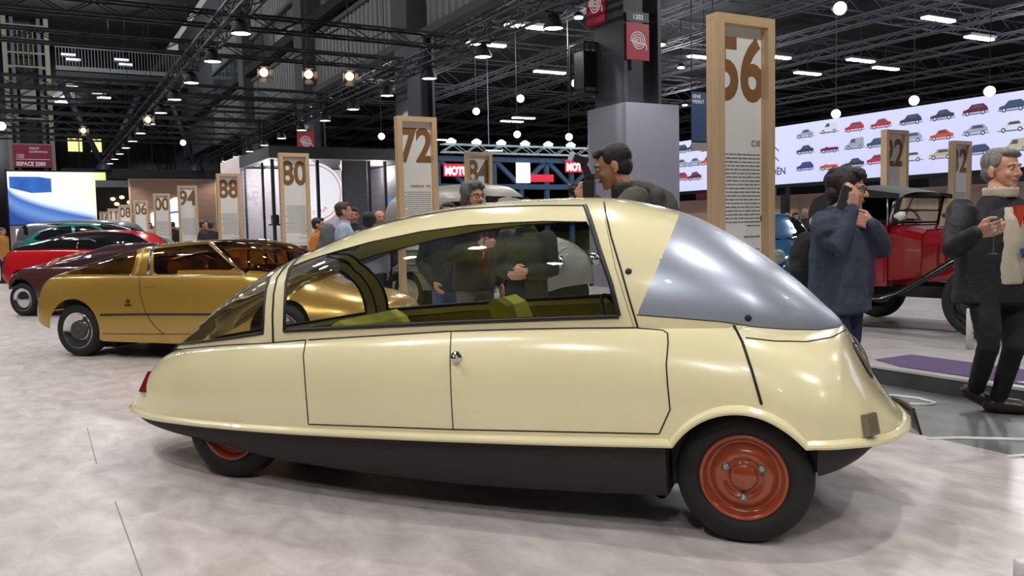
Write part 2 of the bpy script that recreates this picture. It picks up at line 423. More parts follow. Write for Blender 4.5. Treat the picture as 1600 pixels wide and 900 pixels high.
def build_c10():
    M = Matrix.Translation(CORG) @ Matrix.Rotation(CPHI, 4, 'Z')
    T = thing('car', 'cream teardrop-shaped bubble car with silver nose dome and rust-orange wheel rims', 'car', CORG, CPHI)
    ws = tab((-3.79, 0), (-3.765, .11), (-3.70, .215), (-3.6, .30), (-3.44, .39), (-3.2, .49), (-2.8, .60), (-2.1, .71), (-1.3, .765), (-.3, .78), (.15, .772), (.3, .745), (.45, .65), (.55, .50), (.62, .32), (.655, .14), (.665, 0))
    wb = tab((-3.79, 0), (-3.5, 0), (-3.47, .09), (-3.40, .165), (-3.3, .235), (-3.0, .39), (-2.4, .56), (-1.5, .635), (-.9, .65), (-.45, .64), (0, .56), (.2, .44), (.30, .32), (.36, .20), (.39, .09), (.40, 0), (.665, 0))
    zt = tab((-3.79, .33), (-3.74, .385), (-3.66, .46), (-3.5, .63), (-3.42, .68), (-3.2, .83), (-2.96, 1.0), (-2.73, 1.125), (-2.52, 1.215), (-2.3, 1.295), (-2.06, 1.375), (-1.82, 1.43), (-1.53, 1.474), (-1.17, 1.498), (-.9, 1.50), (-.69, 1.49), (-.52, 1.457), (-.33, 1.40), (-.13, 1.30), (.07, 1.165), (.21, 1.05), (.32, .945), (.40, .865), (.455, .77), (.53, .63), (.59, .54), (.64, .475), (.665, .45))
    zb_ = tab((-3.5, .629), (-3.13, .696), (-2.81, .735), (-2.4, .776), (-1.87, .824), (-1.37, .867), (-.73, .895), (-.47, .90), (-.05, .90), (.24, .87), (.40, .864))
    def zb(x): x = np.asarray(x, float); return np.where((x < -3.5) | (x > .40), zt(x)-.001, np.minimum(zb_(x), zt(x)-.001))
    zs = tab((-3.79, .296), (-3.44, .304), (-2.97, .325), (-2.47, .345), (-1.67, .378), (-.85, .411), (-.31, .437), (.28, .462), (.42, .46), (.55, .445), (.665, .435))
    S = Shell(M, -3.79, .665, zs, ws, zb, wb, zt, 2.25, .03, (.62, .07), nx=360, nl=44, nu=80)
    AX, AZ, AR = -.012, .275, .318
    win = S.xz([(444, 517), (560, 511), (700, 504), (850, 498), (967, 494), (955, 445), (938, 395), (924, 358), (917, 347), (850, 346), (800, 348), (735, 352), (658, 362), (580, 378), (518, 395), (480, 407), (462, 413), (451, 422), (447, 440), (445, 480), (444, 517)])
    rw_b = S.xz([(264, 540), (300, 536), (350, 530), (411, 521)]); rw_r = S.xz([(411, 521), (412, 495), (413, 479), (416, 452), (422, 434)])
    rwin = [(-3.9, rw_b[0][1]-.02)]+rw_b+rw_r+[(rw_r[-1][0]+.05, rw_r[-1][1]+.08), (rw_r[-1][0]+.06, 2), (-3.9, 2)]
    L1 = S.xz([(995, 492), (1030, 412), (1062, 335)]); L1 = L1+[(L1[-1][0]+(L1[-1][0]-L1[0][0])*.3, L1[-1][1]+(L1[-1][1]-L1[0][1])*.3)]
    sb = S.xz([(995, 492), (1060, 497), (1130, 503), (1180, 511), (1230, 515), (1280, 515.5), (1313, 511)])
    silver = [(2, sb[-1][1]), ]+sb[::-1]+L1[1:]+[(L1[-1][0], 3), (2, 3)]
    L0 = S.xz([(997, 513), (984, 470), (970, 420), (955, 370), (946, 330), (944, 312)]); L0 = L0+[(L0[-1][0], 3)]
    cowl = L0+[(3, 3), (3, L0[0][1])]
    seam = S.xz([(427, 535), (426, 493), (428, 459), (433, 435), (447, 417)]); seam = seam+[(seam[-1][0]+.06, seam[-1][1]+.1), (seam[-1][0]+.09, 3)]
    rear_frame = [(-4, seam[0][1])]+seam+[(-4, 3)]
    d1 = S.xz([(478, 531), (474, 556), (477, 600), (482, 663)]); d1b = S.xz([(482, 663), (708, 671)]); d2 = S.xz([(708, 671), (705, 620), (703, 560), (705, 517)])
    d3b = S.xz([(708, 671), (1030, 678)]); d3 = S.xz([(1030, 678), (1047, 640), (1043, 600), (1041, 570), (1044, 535), (1042, 520)])
    rdoor = d1+d1b[1:]+d2[1:]+[(d2[-1][0], 1.2), (d1[0][0], 1.2)]
    fdoor = d2[::-1]+d3b[1:]+d3[1:]+[(d3[-1][0], 1.2), (d2[-1][0], 1.2)]
    wg = S.xz([(1147, 509), (1160, 535), (1175, 580), (1190, 634)]); wing = [(wg[0][0], 1.2)]+wg+[(wg[-1][0], 0), (3, 0), (3, 1.2)]
    hl = S.xz([(1165, 528), (1210, 533), (1260, 534), (1300, 527), (1320, 516)])
    def cl(x, z, v):
        K = np.where(v > 1, 1, 2)                                   # 1 canopy frame / roof, 2 rear body
        up = v > 1
        K = np.where(up & in_poly(x, z, rear_frame), 3, K)          # rear window frame
        K = np.where(up & in_poly(x, z, rwin), 4, K)                # rear window
        K = np.where(up & in_poly(x, z, cowl), 5, K)                # cream cowl
        K = np.where(up & in_poly(x, z, silver), 6, K)              # silver dome
        K = np.where(up & in_poly(x, z, win), 7, K)                 # side window
        lo = v <= 1
        K = np.where(lo & in_poly(x, z, wing), 8, K)
        K = np.where(lo & (x > -.6) & (K == 2), 11, K)
        K = np.where(lo & in_poly(x, z, rdoor), 9, K); K = np.where(lo & in_poly(x, z, fdoor), 10, K)
        K = np.where(lo & ((x-AX)**2+(z-AZ)**2 < AR**2), 0, K)
        return K
    an = np.linspace(0, PI, 60); arch = [(AX+AR*math.cos(t), AZ+AR*math.sin(t)) for t in an]
    S.split(cl, [win, rwin, silver, cowl, rear_frame, rdoor, fdoor, wing, arch])
    weld(S.panel([1]).build('canopy_frame', M_cream, T)); weld(S.panel([2]).build('rear_body', M_cream, T))
    weld(S.panel([3]).build('rear_window_frame', M_cream, T)); weld(S.panel([4]).build('rear_window', M_cglass, T))
    weld(S.panel([5]).build('cowl_panel', M_cream, T)); o = weld(S.panel([6]).build('windscreen', M_silver, T)); o['label'] = 'windscreen dome under smooth silver film'
    for sd in (-1, 1):
        weld(S.panel([7], (sd,)).build('side_window', M_cglass, T))
        weld(S.panel([9], (sd,)).build('rear_panel', M_cream, T)); d = weld(S.panel([10], (sd,)).build('door', M_cream, T))
        if sd < 0:
            p, n = S.cast(714, 558); b = MB()
            b.lathe([(.027, .0), (.03, -.008), (.026, -.016), (.017, -.018), (.014, -.03), (.016, -.045), (.013, -.05), (.001, -.051)], 20, 'y', (p.x, p.y, p.z))
            o = b.build('door_handle', M_chrome, d); o['label'] = 'round chrome push-button handle'
    weld(S.panel([8]).build('front_bonnet', M_cream, T)); [weld(S.panel([11], (sd,)).build('front_wing', M_cream, T)) for sd in (-1, 1)]
    [weld(S.panel([2, 9, 10, 11], (sd,), off=.03, vlim=(0, 1)).build('interior_lining', M_lining, T)) for sd in (-1, 1)]
    # shut lines and rubber seals
    A = lambda pts, **k: S.line(pts, **k)
    strip('shut_line', A([(258, 548), (300, 544), (350, 540), (430, 535.5), (478, 531.5), (560, 526.5), (700, 518), (800, 515), (900, 513), (997, 512.5)]), .0045, M_gap, T, lift=.001)
    strip('shut_line', A([(478, 531), (474, 556), (477, 600), (482, 663), (708, 671), (1030, 678), (1047, 640), (1043, 600), (1041, 570), (1044, 535), (1043, 521), (1036, 516), (997, 513)]), .0034, M_gap, T, lift=.0)
    strip('shut_line', A([(705, 517), (703, 560), (705, 620), (708, 671)]), .0028, M_gap, T)
    strip('shut_line', A([(997, 513), (984, 470), (970, 420), (955, 370), (946, 330), (944, 316)]), .0045, M_gap, T, lift=.001)
    strip('shut_line', A([(990, 511), (975, 462), (962, 420), (951, 370), (944, 335)]), .0012, M_gap, T)
    strip('shut_line', A([(1147, 509), (1160, 535), (1175, 580), (1190, 632)]), .006, M_gap, T)
    strip('shut_line', A([(1165, 528), (1210, 533), (1260, 534), (1300, 527), (1322, 515)]), .0036, M_gap, T)
    strip('shut_line', A([(427, 535), (426, 493), (428, 459), (433, 435), (447, 414)]), .006, M_gap, T, lift=.001)
    strip('shut_line', A([(995, 492), (1060, 497), (1130, 503), (1180, 511), (1230, 515), (1280, 515.5), (1313, 511)]), .0022, M_gap, T)
    wp = A([(444, 517), (560, 511), (700, 504), (850, 498), (967, 494)]); strip('window_seal', wp, .012, M_seal, T)
    strip('window_seal', A([(967, 494), (955, 445), (938, 395), (924, 350), (919, 335), (914, 321.5)]), .0115, M_seal, T)
    strip('window_seal', A([(444, 517), (445, 480), (447, 440), (452, 421), (462, 409), (475, 397)]), .009, M_seal, T)
    strip('window_seal', A([(917, 347), (850, 346), (800, 348), (735, 352), (658, 362), (580, 378), (518, 395), (480, 407), (455, 417)]), .0035, M_seal, T)
    strip('roof_seam', A([(914, 321.5), (850, 321.5), (790, 323), (720, 327), (650, 338), (585, 353), (530, 371), (504, 381), (475, 395), (455, 408), (440, 425)]), .0055, M_seal, T, lift=.0)
    strip('window_seal', A([(264, 540), (300, 536), (350, 530), (411, 521), (412, 495), (413, 479), (416, 452), (422, 434)]), .008, M_seal, T)
    # flange along the sill, over the front wheel arch and round both ends
    def flange(x0, x1, n):
        P = []; O = []
        for x in np.linspace(x0, x1, n):
            P.append((x, -float(ws(x)), float(zs(x)))); 
        return P
    xt = [-3.79+.36*(1-math.cos(PI/2*k/24)) for k in range(25)]
    P = [(x, -float(ws(x)), float(zs(x))) for x in xt]+flange(-3.42, AX-math.sqrt(AR**2-.16**2)-.01, 70)[1:]
    for t in np.linspace(PI-.53, .62, 40):
        x, z = AX+AR*math.cos(t), AZ+AR*math.sin(t); P.append((x, -S.W(x, z)-.001, z))
    P += flange(.275, .55, 14)
    P += [(x, -float(ws(x)), float(zs(x))) for x in [.665-.115*(1-math.sin(PI/2*k/14)) for k in range(1, 15)]]
    P = [Vector(p) for p in P]; outs = []
    for i, p in enumerate(P):
        t = (P[min(i+1, len(P)-1)]-P[max(i-1, 0)]); th = Vector((t.x, t.y, 0)).normalized() if Vector((t.x, t.y, 0)).length > 1e-6 else Vector((0, -1, 0))
        o = Vector((th.y, -th.x, 0)); 
        if i == 0: o = Vector((-1, 0, 0))
        if i == len(P)-1: o = Vector((1, 0, 0))
        up = t.normalized().cross(o) if False else None
        tn = t.normalized(); n2 = o.cross(tn); n2 = n2 if n2.z > 0 else n2
        if abs(tn.x) > .2 and False: pass
        u = Vector((0, 0, 1)); u = (u-tn*u.dot(tn)); u = u.normalized() if u.length > .05 else Vector((0, 0, 1))
        outs.append((o.x, o.y, o.z, u.x, u.y, u.z))
    prof = [(-.012, .016), (.012, .012), (.030, .0), (.034, -.010), (.028, -.020), (-.012, -.020)]
    mb = sweep(P, outs, prof); mb2 = sweep([Vector((p.x, -p.y, p.z)) for p in P], [(o[0], -o[1], o[2], o[3], -o[4], o[5]) for o in outs], prof)
    mb.add(mb2.v, mb2.f); mb.build('sill_flange', M_cream, T)
    # dark skirt below the flange
    bot = tab((-3.79, .275), (-3.72, .248), (-3.6, .222), (-3.4, .210), (-3.0, .203), (-2.7, .188), (-2.4, .166), (-1.4, .148), (-.37, .18), (-.28, .185))
    def skirt(xsq, bf, name):
        mb = MB(); mb.smooth = True; rows = []
        for x in xsq:
            w, z1, z0 = float(ws(x)), float(zs(x)), float(bf(x)); row = []
            for t in np.linspace(0, 1, 7): row.append((x, max(0, w-.010-.012*t-.05*t**4), z1-.012+(z0-z1+.012)*t))
            row.append((x, 0, z0)); rows.append(row)
        n = len(rows[0])
        for sd in (-1, 1):
            vs = [(p[0], p[1]*sd, p[2]) for r in rows for p in r]
            fs = [(i*n+k, (i+1)*n+k, (i+1)*n+k+1, i*n+k+1) for i in range(len(rows)-1) for k in range(n-1)]
            mb.add(vs, fs)
        # end walls
        for r in (rows[0], rows[-1]):
            mb.add([(p[0], p[1], p[2]) for p in r]+[(p[0], -p[1], p[2]) for p in r[::-1]], [tuple(range(2*n))], False)
        return mb.build(name, M_skirt, T)
    skirt([-3.78, -3.76, -3.72, -3.66, -3.58, -3.48]+list(np.linspace(-3.4, -.315, 50)), bot, 'underbody')
    skirt(list(np.linspace(.292, .54, 12))+[.58, .61, .635], tab((.29, .305), (.36, .325), (.45, .365), (.53, .415), (.60, .43), (.64, .432)), 'front_valance')
    # wheel housing and floor: dark inner boxes
    MB().prism([(AX-.29, .22), (AX+.315, .32), (AX+.315, .46), (AX+.25, .62), (AX-.25, .62), (AX-.30, .48)], -.655, .655).build('wheel_housing', M_dark, T)
    part('cabin_floor', M_dark, T, ((-1.45, 0, .30), (2.2, 1.2, .04))); part('bulkhead', M_dark, T, ((-.36, 0, .53), (.04, 1.2, .45))); part('bulkhead', M_dark, T, ((-2.55, 0, .50), (.04, 1.0, .4)))
    # seats
    for (sx, sy, tz) in ((-1.22, -.30, .86), (-1.22, .30, .955), (-1.95, 0, .87)):
        b = MB(); b.smooth = True; w = .40 if sx > -1.5 else .8
        for (c, d, r) in (((sx+.2, sy, .45), (.46, w, .12), .05), ):
            b.box(c, d, 0, r)
        pts = [(sx-.02, .48), (sx+.06, .46), (sx-.13, tz-.04), (sx-.20, tz), (sx-.25, tz-.03), (sx-.1, .5)]
        b.prism([(p[0], p[1]) for p in pts], sy-w*.42, sy+w*.42)
        b.build('seat', M_seat, T)
    b = MB(); b.box((-.36, 0, .80), (.18, 1.10, .16), 0, .04); b.build('dashboard', M_dark, T)
    b = MB(); a0 = Vector((-.62, -.3, .86)); ring = []
    for k in range(25):
        t = 2*PI*k/24; ring.append(a0+Vector((-.07*math.sin(t), .17*math.cos(t), .155*math.sin(t))))
    b.tube(ring[:-1], .011, 6, True); b.tube([a0, a0+Vector((.25, 0, -.12))], .014)
    b.tube([a0+Vector((0, .16, 0)), a0, a0+Vector((0, -.16, 0))], .009)
    b.build('steering_wheel', M_dark, T)
    # wheels
    for sd in (-1, 1):
        make_wheel(T, (0, sd*.70, .285), .285, .181, .15, M_tyre, M_rust, M_zinc, sd)
        make_wheel(T, (-2.77, sd*.494, .285), .285, .181, .15, M_tyre, M_rust, M_zinc, sd)
    MB().bar((0, -.6, .285), (0, .6, .285), .05).build('axle', M_dark, T); MB().bar((-2.77, -.4, .285), (-2.77, .4, .285), .05).build('axle', M_dark, T)
    # lamps and small fittings
    for sd in (-1, 1):
        p, n = S.cast(1347, 563); n = Vector(n); n = n if n.y < 0 else -n
        q = n.to_track_quat('Z', 'X').to_matrix(); b = MB(); b.smooth = True
        b.ell((0, 0, 0), (.085, .065, .022), 24, 10); me = b.mesh('headlamp', M_lens)
        me.transform(Matrix.Translation(p) @ q.to_4x4())
        if sd > 0: me.transform(Matrix.Diagonal((1, -1, 1, 1)))
        h = link('headlamp', me, T); h['label'] = 'oval glazed headlamp'
        b = MB(); ring = [Vector((.088*math.cos(2*PI*k/32), .068*math.sin(2*PI*k/32), .002)) for k in range(32)]; b.tube(ring, .006, 6, True)
        me = b.mesh('headlamp_rim', M_dark); me.transform(Matrix.Translation(p) @ q.to_4x4())
        if sd > 0: me.transform(Matrix.Diagonal((1, -1, 1, 1)))
        link('headlamp_rim', me, h)
        p, n = S.cast(1356, 663); n = Vector(n); n = n if n.y < 0 else -n
        q = n.to_track_quat('Z', 'Y').to_matrix(); b = MB(); b.smooth = False
        b.box((0, 0, .012), (.082, .094, .034), 0, .0165); me = b.mesh('indicator', M_lens)
        me.transform(Matrix.Translation(p) @ q.to_4x4() @ Matrix.Rotation(.0, 4, 'Z'))
        if sd > 0: me.transform(Matrix.Diagonal((1, -1, 1, 1)))
        link('indicator', me, T)
        p = [S.cast(*c)[0] for c in ((233, 577), (237, 580), (229, 613), (223, 611))]
        b = MB(); c = sum(p, Vector())/4; of = Vector((-.02, -.012, 0))
        b.add([v for v in p]+[v+of for v in p], [(0, 1, 2, 3), (4, 5, 6, 7), (0, 1, 5, 4), (1, 2, 6, 5), (2, 3, 7, 6), (3, 0, 4, 7)])
        me = b.mesh('tail_lamp', M_red)
        if sd > 0: me.transform(Matrix.Diagonal((1, -1, 1, 1)))
        link('tail_lamp', me, T)
    for px, py in ((982, 424), (1169, 497)):
        p, n = S.cast(px, py); n = Vector(n); n = n if n.y < 0 else -n; b = MB(); b.ell((0, 0, 0), (.0155, .0155, .008), 14, 8)
        me = b.mesh('rubber_plug', M_dark); me.transform(Matrix.Translation(p) @ n.to_track_quat('Z', 'Y').to_matrix().to_4x4()); link('rubber_plug', me, T)
    b = MB()
    for k in range(9):
        y = .01+.036*k; x = .702-.8*y*y
        if k:
            b.add([(x0_, y0_, .47), (x, y, .47), (x+.035, y, .345), (x0_+.035, y0_, .345), (x0_+.012, y0_, .47), (x+.012, y, .47), (x+.047, y, .345), (x0_+.047, y0_, .345)], [(0, 1, 2, 3), (7, 6, 5, 4), (0, 4, 5, 1), (1, 5, 6, 2), (2, 6, 7, 3), (3, 7, 4, 0)])
        x0_, y0_ = x, y
    b.build('number_plate', mat('plate_black', (24, 22, 34), .35), T)
    b = MB(); b.lathe([(.022, -.01), (.028, 0), (.028, .012), (.018, .014), (.018, -.005), (.001, -.006)], 18, 'y', (-.36, -.62, .165)); b.build('jacking_point', M_dark, T)
    return T
C10 = build_c10()

# ------------------------------------------------------------------ floors
def floor_mat(name, c1, c2, rough, scale):
    m = bpy.data.materials.new(name); m.use_nodes = True; nt = m.node_tree; b = nt.nodes['Principled BSDF']; L = nt.links.new
    tc = nt.nodes.new('ShaderNodeTexCoord'); mp = nt.nodes.new('ShaderNodeMapping'); mp.inputs['Scale'].default_value = (scale, scale*.55, scale)
    mp.inputs['Rotation'].default_value = (0, 0, .5)
    L(tc.outputs['Object'], mp.inputs[0])
    n = nt.nodes.new('ShaderNodeTexNoise'); n.inputs['Scale'].default_value = 1.; n.inputs['Detail'].default_value = 8; n.inputs['Roughness'].default_value = .6; n.inputs['Distortion'].default_value = .5
    L(mp.outputs[0], n.inputs['Vector'])
    r = nt.nodes.new('ShaderNodeValToRGB'); r.color_ramp.elements[0].position = .3; r.color_ramp.elements[1].position = .68
    r.color_ramp.elements[0].color = rgb(c1); r.color_ramp.elements[1].color = rgb(c2)
    L(n.outputs['Fac'], r.inputs[0]); L(r.outputs[0], b.inputs['Base Color']); b.inputs['Roughness'].default_value = rough
    b.inputs['Specular IOR Level'].default_value = .35
    return m
M_floor = floor_mat('pale_marbled_vinyl', (170, 162, 158), (208, 200, 198), .34, 6.5)
M_floor2 = floor_mat('grey_concrete_aisle', (92, 93, 92), (112, 113, 112), .45, 2.5)
fl = struct('floor', MB().box((-5.105, 31, -.25), (19.79, 90, .5)), M_floor, 'pale grey-pink marbled vinyl stand floor')
# seams between the vinyl sheets
for (p, q) in (((180, 784), (222, 900)), ((136, 668), (151, 725))):
    a, c = Vector(onz(*p)), Vector(onz(*q)); MB().bar(a, c, .006, .002).build('sheet_seam', mat('seam', (140, 132, 128), .6), fl)
struct('floor', MB().box((30.395, 31, -.25), (51.21, 90, .5)), M_floor2, 'grey concrete aisle floor beside the stand')
pf = struct('floor_platform', MB().box((11.05, 5.5, .075), (10, 19, .146)), [floor_mat('pale_platform_vinyl', (150, 147, 146), (180, 176, 175), .34, 3.2)], 'low raised platform with pale top and grey edge')
part('platform_edge', mat('grey_edge', (72, 72, 74), .6), pf, ((6.044, 5.5, .062), (.012, 19, .122)))
part('platform_trim', mat('white_edge', (205, 203, 200), .5), pf, ((6.042, 5.5, .137), (.016, 19, .022)))
b = MB().prism([(6.13, 2.0), (6.75, 2.0), (6.75, 4.9), (6.27, 4.9), (6.13, 4.55)], .149, .154, 'xy'); b.build('carpet_patch', mat('purple_carpet', (86, 66, 108), .85, bump=.2), pf)
text_mesh('carpet_print', 'Z', .34, mat('white_print', (225, 225, 225), .6), pf, frame4((6.2, 3.62, .155), (0, -1, 0), (1, 0, 0)), bold=.01)
# painted lines on the aisle
M_line = mat('white_floor_paint', (228, 230, 232), .5)
for pts in ([(1372, 617), (1400, 618.5), (1436, 623), (1462, 630), (1455, 632.5), (1420, 631.5), (1385, 631)], [(1450, 686), (1500, 684.5), (1560, 686), (1620, 688)], [(1575, 714), (1640, 708)]):
    MB().tube([Vector(onz(*p, .004)) for p in pts], .013, 4).build('floor_line', M_line, bpy.data.objects['floor.001'])

# ------------------------------------------------------------------ hall shell
M_ceil = mat('dark_ceiling', (48, 48, 50), .9, var=.3, scale=.6)
M_steel = mat('dark_steel', (46, 48, 52), .6, .2)
M_lat = mat('black_truss', (34, 35, 38), .45, .5)
struct('ceiling', MB().box((-2.6, 31, 16.2), (24.8, 90, .4)), M_ceil, 'dark ceiling high over the nave')
struct('ceiling', MB().box((32.9, 31, 9.6), (46.2, 90, .4)), M_ceil, 'dark ceiling of the lower side hall')
wbk = struct('wall_back', MB().box((20, 75.4, 8), (72, .4, 16)), mat('black_glass', (14, 15, 18), .15, 0, .3), 'dark glazed end wall of the hall')
struct('wall_left', MB().box((-15.2, 31, 8), (.4, 90, 16)), mat('dim_grey_wall', (66, 66, 70), .8), 'dim grey side wall')
struct('wall_right', MB().box((56.2, 31, 5), (.4, 90, 10)), mat('dim_grey_wall', (66, 66, 70), .8), 'dim grey far side wall')
struct('wall_front', MB().box((20, -14.2, 8), (72, .4, 16)), mat('dim_grey_wall', (66, 66, 70), .8), 'dim grey wall at the near end of the hall')

# upper facade over the column line: ribbed grey bays, pilasters, glazed strips
M_rib = mat('ribbed_grey_panel', (140, 140, 142), .55, .1)
M_pil = mat('grey_concrete', (96, 97, 99), .8)
fc = struct('wall_upper', MB().box((10.5, 40, 11.6), (.5, 60, 9.0)), mat('facade_backing', (70, 71, 74), .8), 'grey ribbed upper facade above the columns')
def corrug(y0, y1, z0, z1, pitch=.42):
    n = int((y1-y0)/pitch); mb = MB(); vs = []; fs = []; k = 0
    for i in range(n):
        y = y0+i*pitch
        for dy, dx in ((0, 0), (.14, 0), (.2, -.07), (.34, -.07)): vs += [(10.18+dx, y+dy*pitch/.42, z0), (10.18+dx, y+dy*pitch/.42, z1)]
    fs = [(2*i, 2*i+1, 2*i+3, 2*i+2) for i in range(len(vs)//2-1)]
    return mb.add(vs, fs, False)
bays = [(10, 23.2), (25.2, 34.2), (36.2, 45.2), (47.2, 56.2)]
for (y0, y1) in bays:
    corrug(y0, y1, 7.1, 9.0).build('ribbed_panel', M_rib, fc); corrug(y0, y1, 11.3, 13.0).build('ribbed_panel', M_rib, fc)
    part('rail', M_pil, fc, ((10.15, (y0+y1)/2, 7.0), (.3, y1-y0, .22))); part('rail', M_pil, fc, ((10.15, (y0+y1)/2, 9.1), (.22, y1-y0, .16)))
    part('rail', M_pil, fc, ((10.15, (y0+y1)/2, 11.2), (.22, y1-y0, .16)))
    n = 4
    for k in range(n):
        w = (y1-y0)/n; part('window_pane', MATS.get('dim_pane') or mat('dim_pane', (52, 62, 64), .12, 0, .4), fc, ((10.2, y0+w*(k+.5), 10.15), (.06, w-.14, 1.9)))
for y in (24.2, 35.2, 46.2): part('pilaster', M_pil, fc, ((10.0, y, 11.4), (.5, 1.2, 9.3)))

# columns along that line
M_col = mat('slate_column', (58, 60, 66), .55)
def column(y, top=8.0, label=None, grp='slate steel columns in line'):
    t = thing('column', label, 'column', (10.2, y, 0)); t['group'] = grp
    part('shaft', M_col, t, ((0, 0, top/2+.05), (.86, .5, top-.1)))
    part('flange', M_col, t, ((-.40, 0, top/2+.05), (.08, .95, top-.1))); part('flange', M_col, t, ((.40, 0, top/2+.05), (.08, .95, top-.1)))
    return t
cA = column(13.62, 9.3, 'dark column rising from a lavender-grey box, with red hose signs', None)
part('cladding', mat('lavender_grey_panel', (150, 148, 162), .6, var=.02), cA, ((.19, .115, 1.825), (1.27, 1.27, 3.65)))
cA['group'] = 'slate steel columns in line'; del cA['group']
def hose_sign(parent, o, x, s, plate=None):
    fr = frame4(o, x, (0, 0, 1)); b = MB(); b.add([fr @ Vector(p) for p in ((-s/2, -s*.65, 0), (s/2, -s*.65, 0), (s/2, s*.65, 0), (-s/2, s*.65, 0), (-s/2, -s*.65, -.03), (s/2, -s*.65, -.03), (s/2, s*.65, -.03), (-s/2, s*.65, -.03))], [(0, 1, 2, 3), (7, 6, 5, 4), (0, 4, 5, 1), (1, 5, 6, 2), (2, 6, 7, 3), (3, 7, 4, 0)])
    sg = b.build('hose_sign', mat('sign_red', (158, 22, 42), .5, emit=.15), parent); sg['label'] = 'red fire-hose sign with white spiral'
    pts = [fr @ Vector((s*(.03+.31*t)*math.cos(t*22), s*(.03+.31*t)*math.sin(t*22)+s*.02, .004)) for t in np.linspace(0, 1, 90)]
    pts += [fr @ Vector((s*.36, -s*.1, .004)), fr @ Vector((s*.37, -s*.3, .004))]
    MB().tube(pts, s*.022, 4).build('spiral', mat('sign_white', (232, 228, 228), .5, emit=.2), sg)
    if plate:
        b = MB(); b.add([fr @ Vector(p) for p in ((-s/2, s*.70, 0), (s/2, s*.70, 0), (s/2, s*1.05, 0), (-s/2, s*1.05, 0))], [(0, 1, 2, 3)]); pl = b.build('number_plate', mat('grey_plate', (96, 96, 96), .6), parent)
        text_mesh('print', plate, s*.24, mat('sign_white', (0, 0, 0)), pl, fr @ Matrix.Translation((0, s*.79, .003)), 'CENTER', .002)
L0 = Vector((10.2, 13.62, 0))
p = Vector(onY(997, 65, 13.1)); hose_sign(cA, p-L0+Vector((0, 0, 0)), (1, 0, 0), .52, '1202')
p = Vector(onX(936, 5, 9.75)); hose_sign(cA, p-L0+Vector((-.02, .1, 0)), (0, -1, 0), .62)
b = MB()
for z in (3.95, 4.9): b.box((-.52, .62, z), (.5, .5, .03))
for dx in (-.24, .24):
    for dy in (-.24, .24): b.bar((-.52+dx, .62+dy, 3.95), (-.52+dx, .62+dy, 4.9), .03)
b.box((-.52, .62, 4.4), (.4, .4, .7)); b.build('speaker_cage', M_lat, cA)
for y, lb in ((24.2, None), (35.2, None), (46.2, None)): column(y, 9.2, 'plain dark slate column under the grey facade')
p = Vector(onX(478, 222, 9.75)); hose_sign(bpy.data.objects['column.002'], p-Vector((10.2, 35.2, 0)), (1, 0, 0), .7, '1201')

# ------------------------------------------------------------------ end of the hall: lift tower, gallery, raking struts
M_pale = mat('beige_steel', (150, 146, 130), .6)
tw = thing('lift_tower', 'pale steel lift tower with grid windows behind the blue screen', 'lift tower', (.1, 66, 0))
for x in (-1.2, 1.25): part('post', M_pale, tw, ((x, 0, 7.95), (.28, .28, 15.9)))
for x in (-.75, .8): part('post', mat('grey_post', (96, 98, 104), .6), tw, ((x, .1, 7.95), (.22, .2, 15.9)))
for z in (5.2, 7.6, 9.3, 12.7, 13.6, 14.5, 15.4): part('cross_bar', M_pale, tw, ((0, 0, z), (2.2, .12, .10)))
for x in (-.45, -.15, .15, .45): part('mullion', M_pale, tw, ((x, -.02, 14.1), (.05, .08, 2.6)))
part('lift_cabin', mat('lift_metal', (140, 138, 128), .5), tw, ((0, .4, 10.6), (.9, .6, 2.0)))
part('shaft_back', M_dark, tw, ((0, 1.2, 7.95), (2.2, .1, 15.9)))
for k in range(9):
    for x in (-.98, 1.02): part('rung', M_pale, tw, ((x, -.02, 9.0+.45*k), (.36, .05, .05)))
sg = thing('hanging_sign', 'dark red sign reading ESPACE 2000 on the lift tower', 'sign', (.15, 65.825, 6.05))
part('panel', mat('sign_wine', (118, 26, 52), .5, emit=.35), sg, ((0, 0, .75), (2.25, .06, 1.5)))
Mw = mat('sign_white', (0, 0, 0))
for tx, x, z, s in (('espace', -.2, 1.22, .26), ('conférences', -.2, .98, .26), ('100', -.98, .62, .38), ('ESPACE 2000', -.98, .12, .36)):
    text_mesh('lettering', tx, s, Mw, sg, frame4((x, -.04, z), (1, 0, 0), (0, 0, 1)), bold=.012 if 'ESP' in tx else 0, sx=.84)
part('rule', Mw, sg, ((0, -.035, .54), (2.0, .01, .03)))
gl = thing('gallery', 'dark gallery walkway with grey railing across the end of the hall', 'gallery', (8, 66, 0))
part('deck', mat('gallery_edge', (128, 128, 128), .6), gl, ((.5, .6, 12.75), (13.4, 1.6, .28))); part('beam', M_steel, gl, ((.5, .2, 12.2), (13.4, .5, .7)))
part('handrail', mat('rail_grey', (120, 120, 122), .5), gl, ((.5, -.1, 14.15), (13.4, .06, .06)))
base = None
for k in range(68):
    if base is None: base = part('baluster', mat('rail_grey', (0, 0, 0)), gl, ((-6.15, -.1, 13.5), (.04, .04, 1.3)))
    else: o = link('baluster', base.data, gl); o.location.x = k*.197
part('lower_beam', M_steel, gl, ((.9, .2, 5.7), (14.2, .7, .7)))
for xs in ((-6.0, -3.6), (-.7, -3.6), (.7, 2.5), (4.8, 2.5)):
    MB().tube([(xs[0], 0, 12.0), (xs[1], 0, 6.1)], .2, 10).build('raking_strut', mat('slate_strut', (64, 68, 80), .5), gl)
for x in (-3.6, 2.5): MB().lathe([(.55, 5.95), (.5, 6.2), (.25, 6.5), (.01, 6.55)], 16, 'z', (x, 0, 0)).build('strut_foot', mat('slate_strut', (0, 0, 0)), gl)
M_lit = mat('lit_window', (240, 226, 150), .5, emit=1.2)
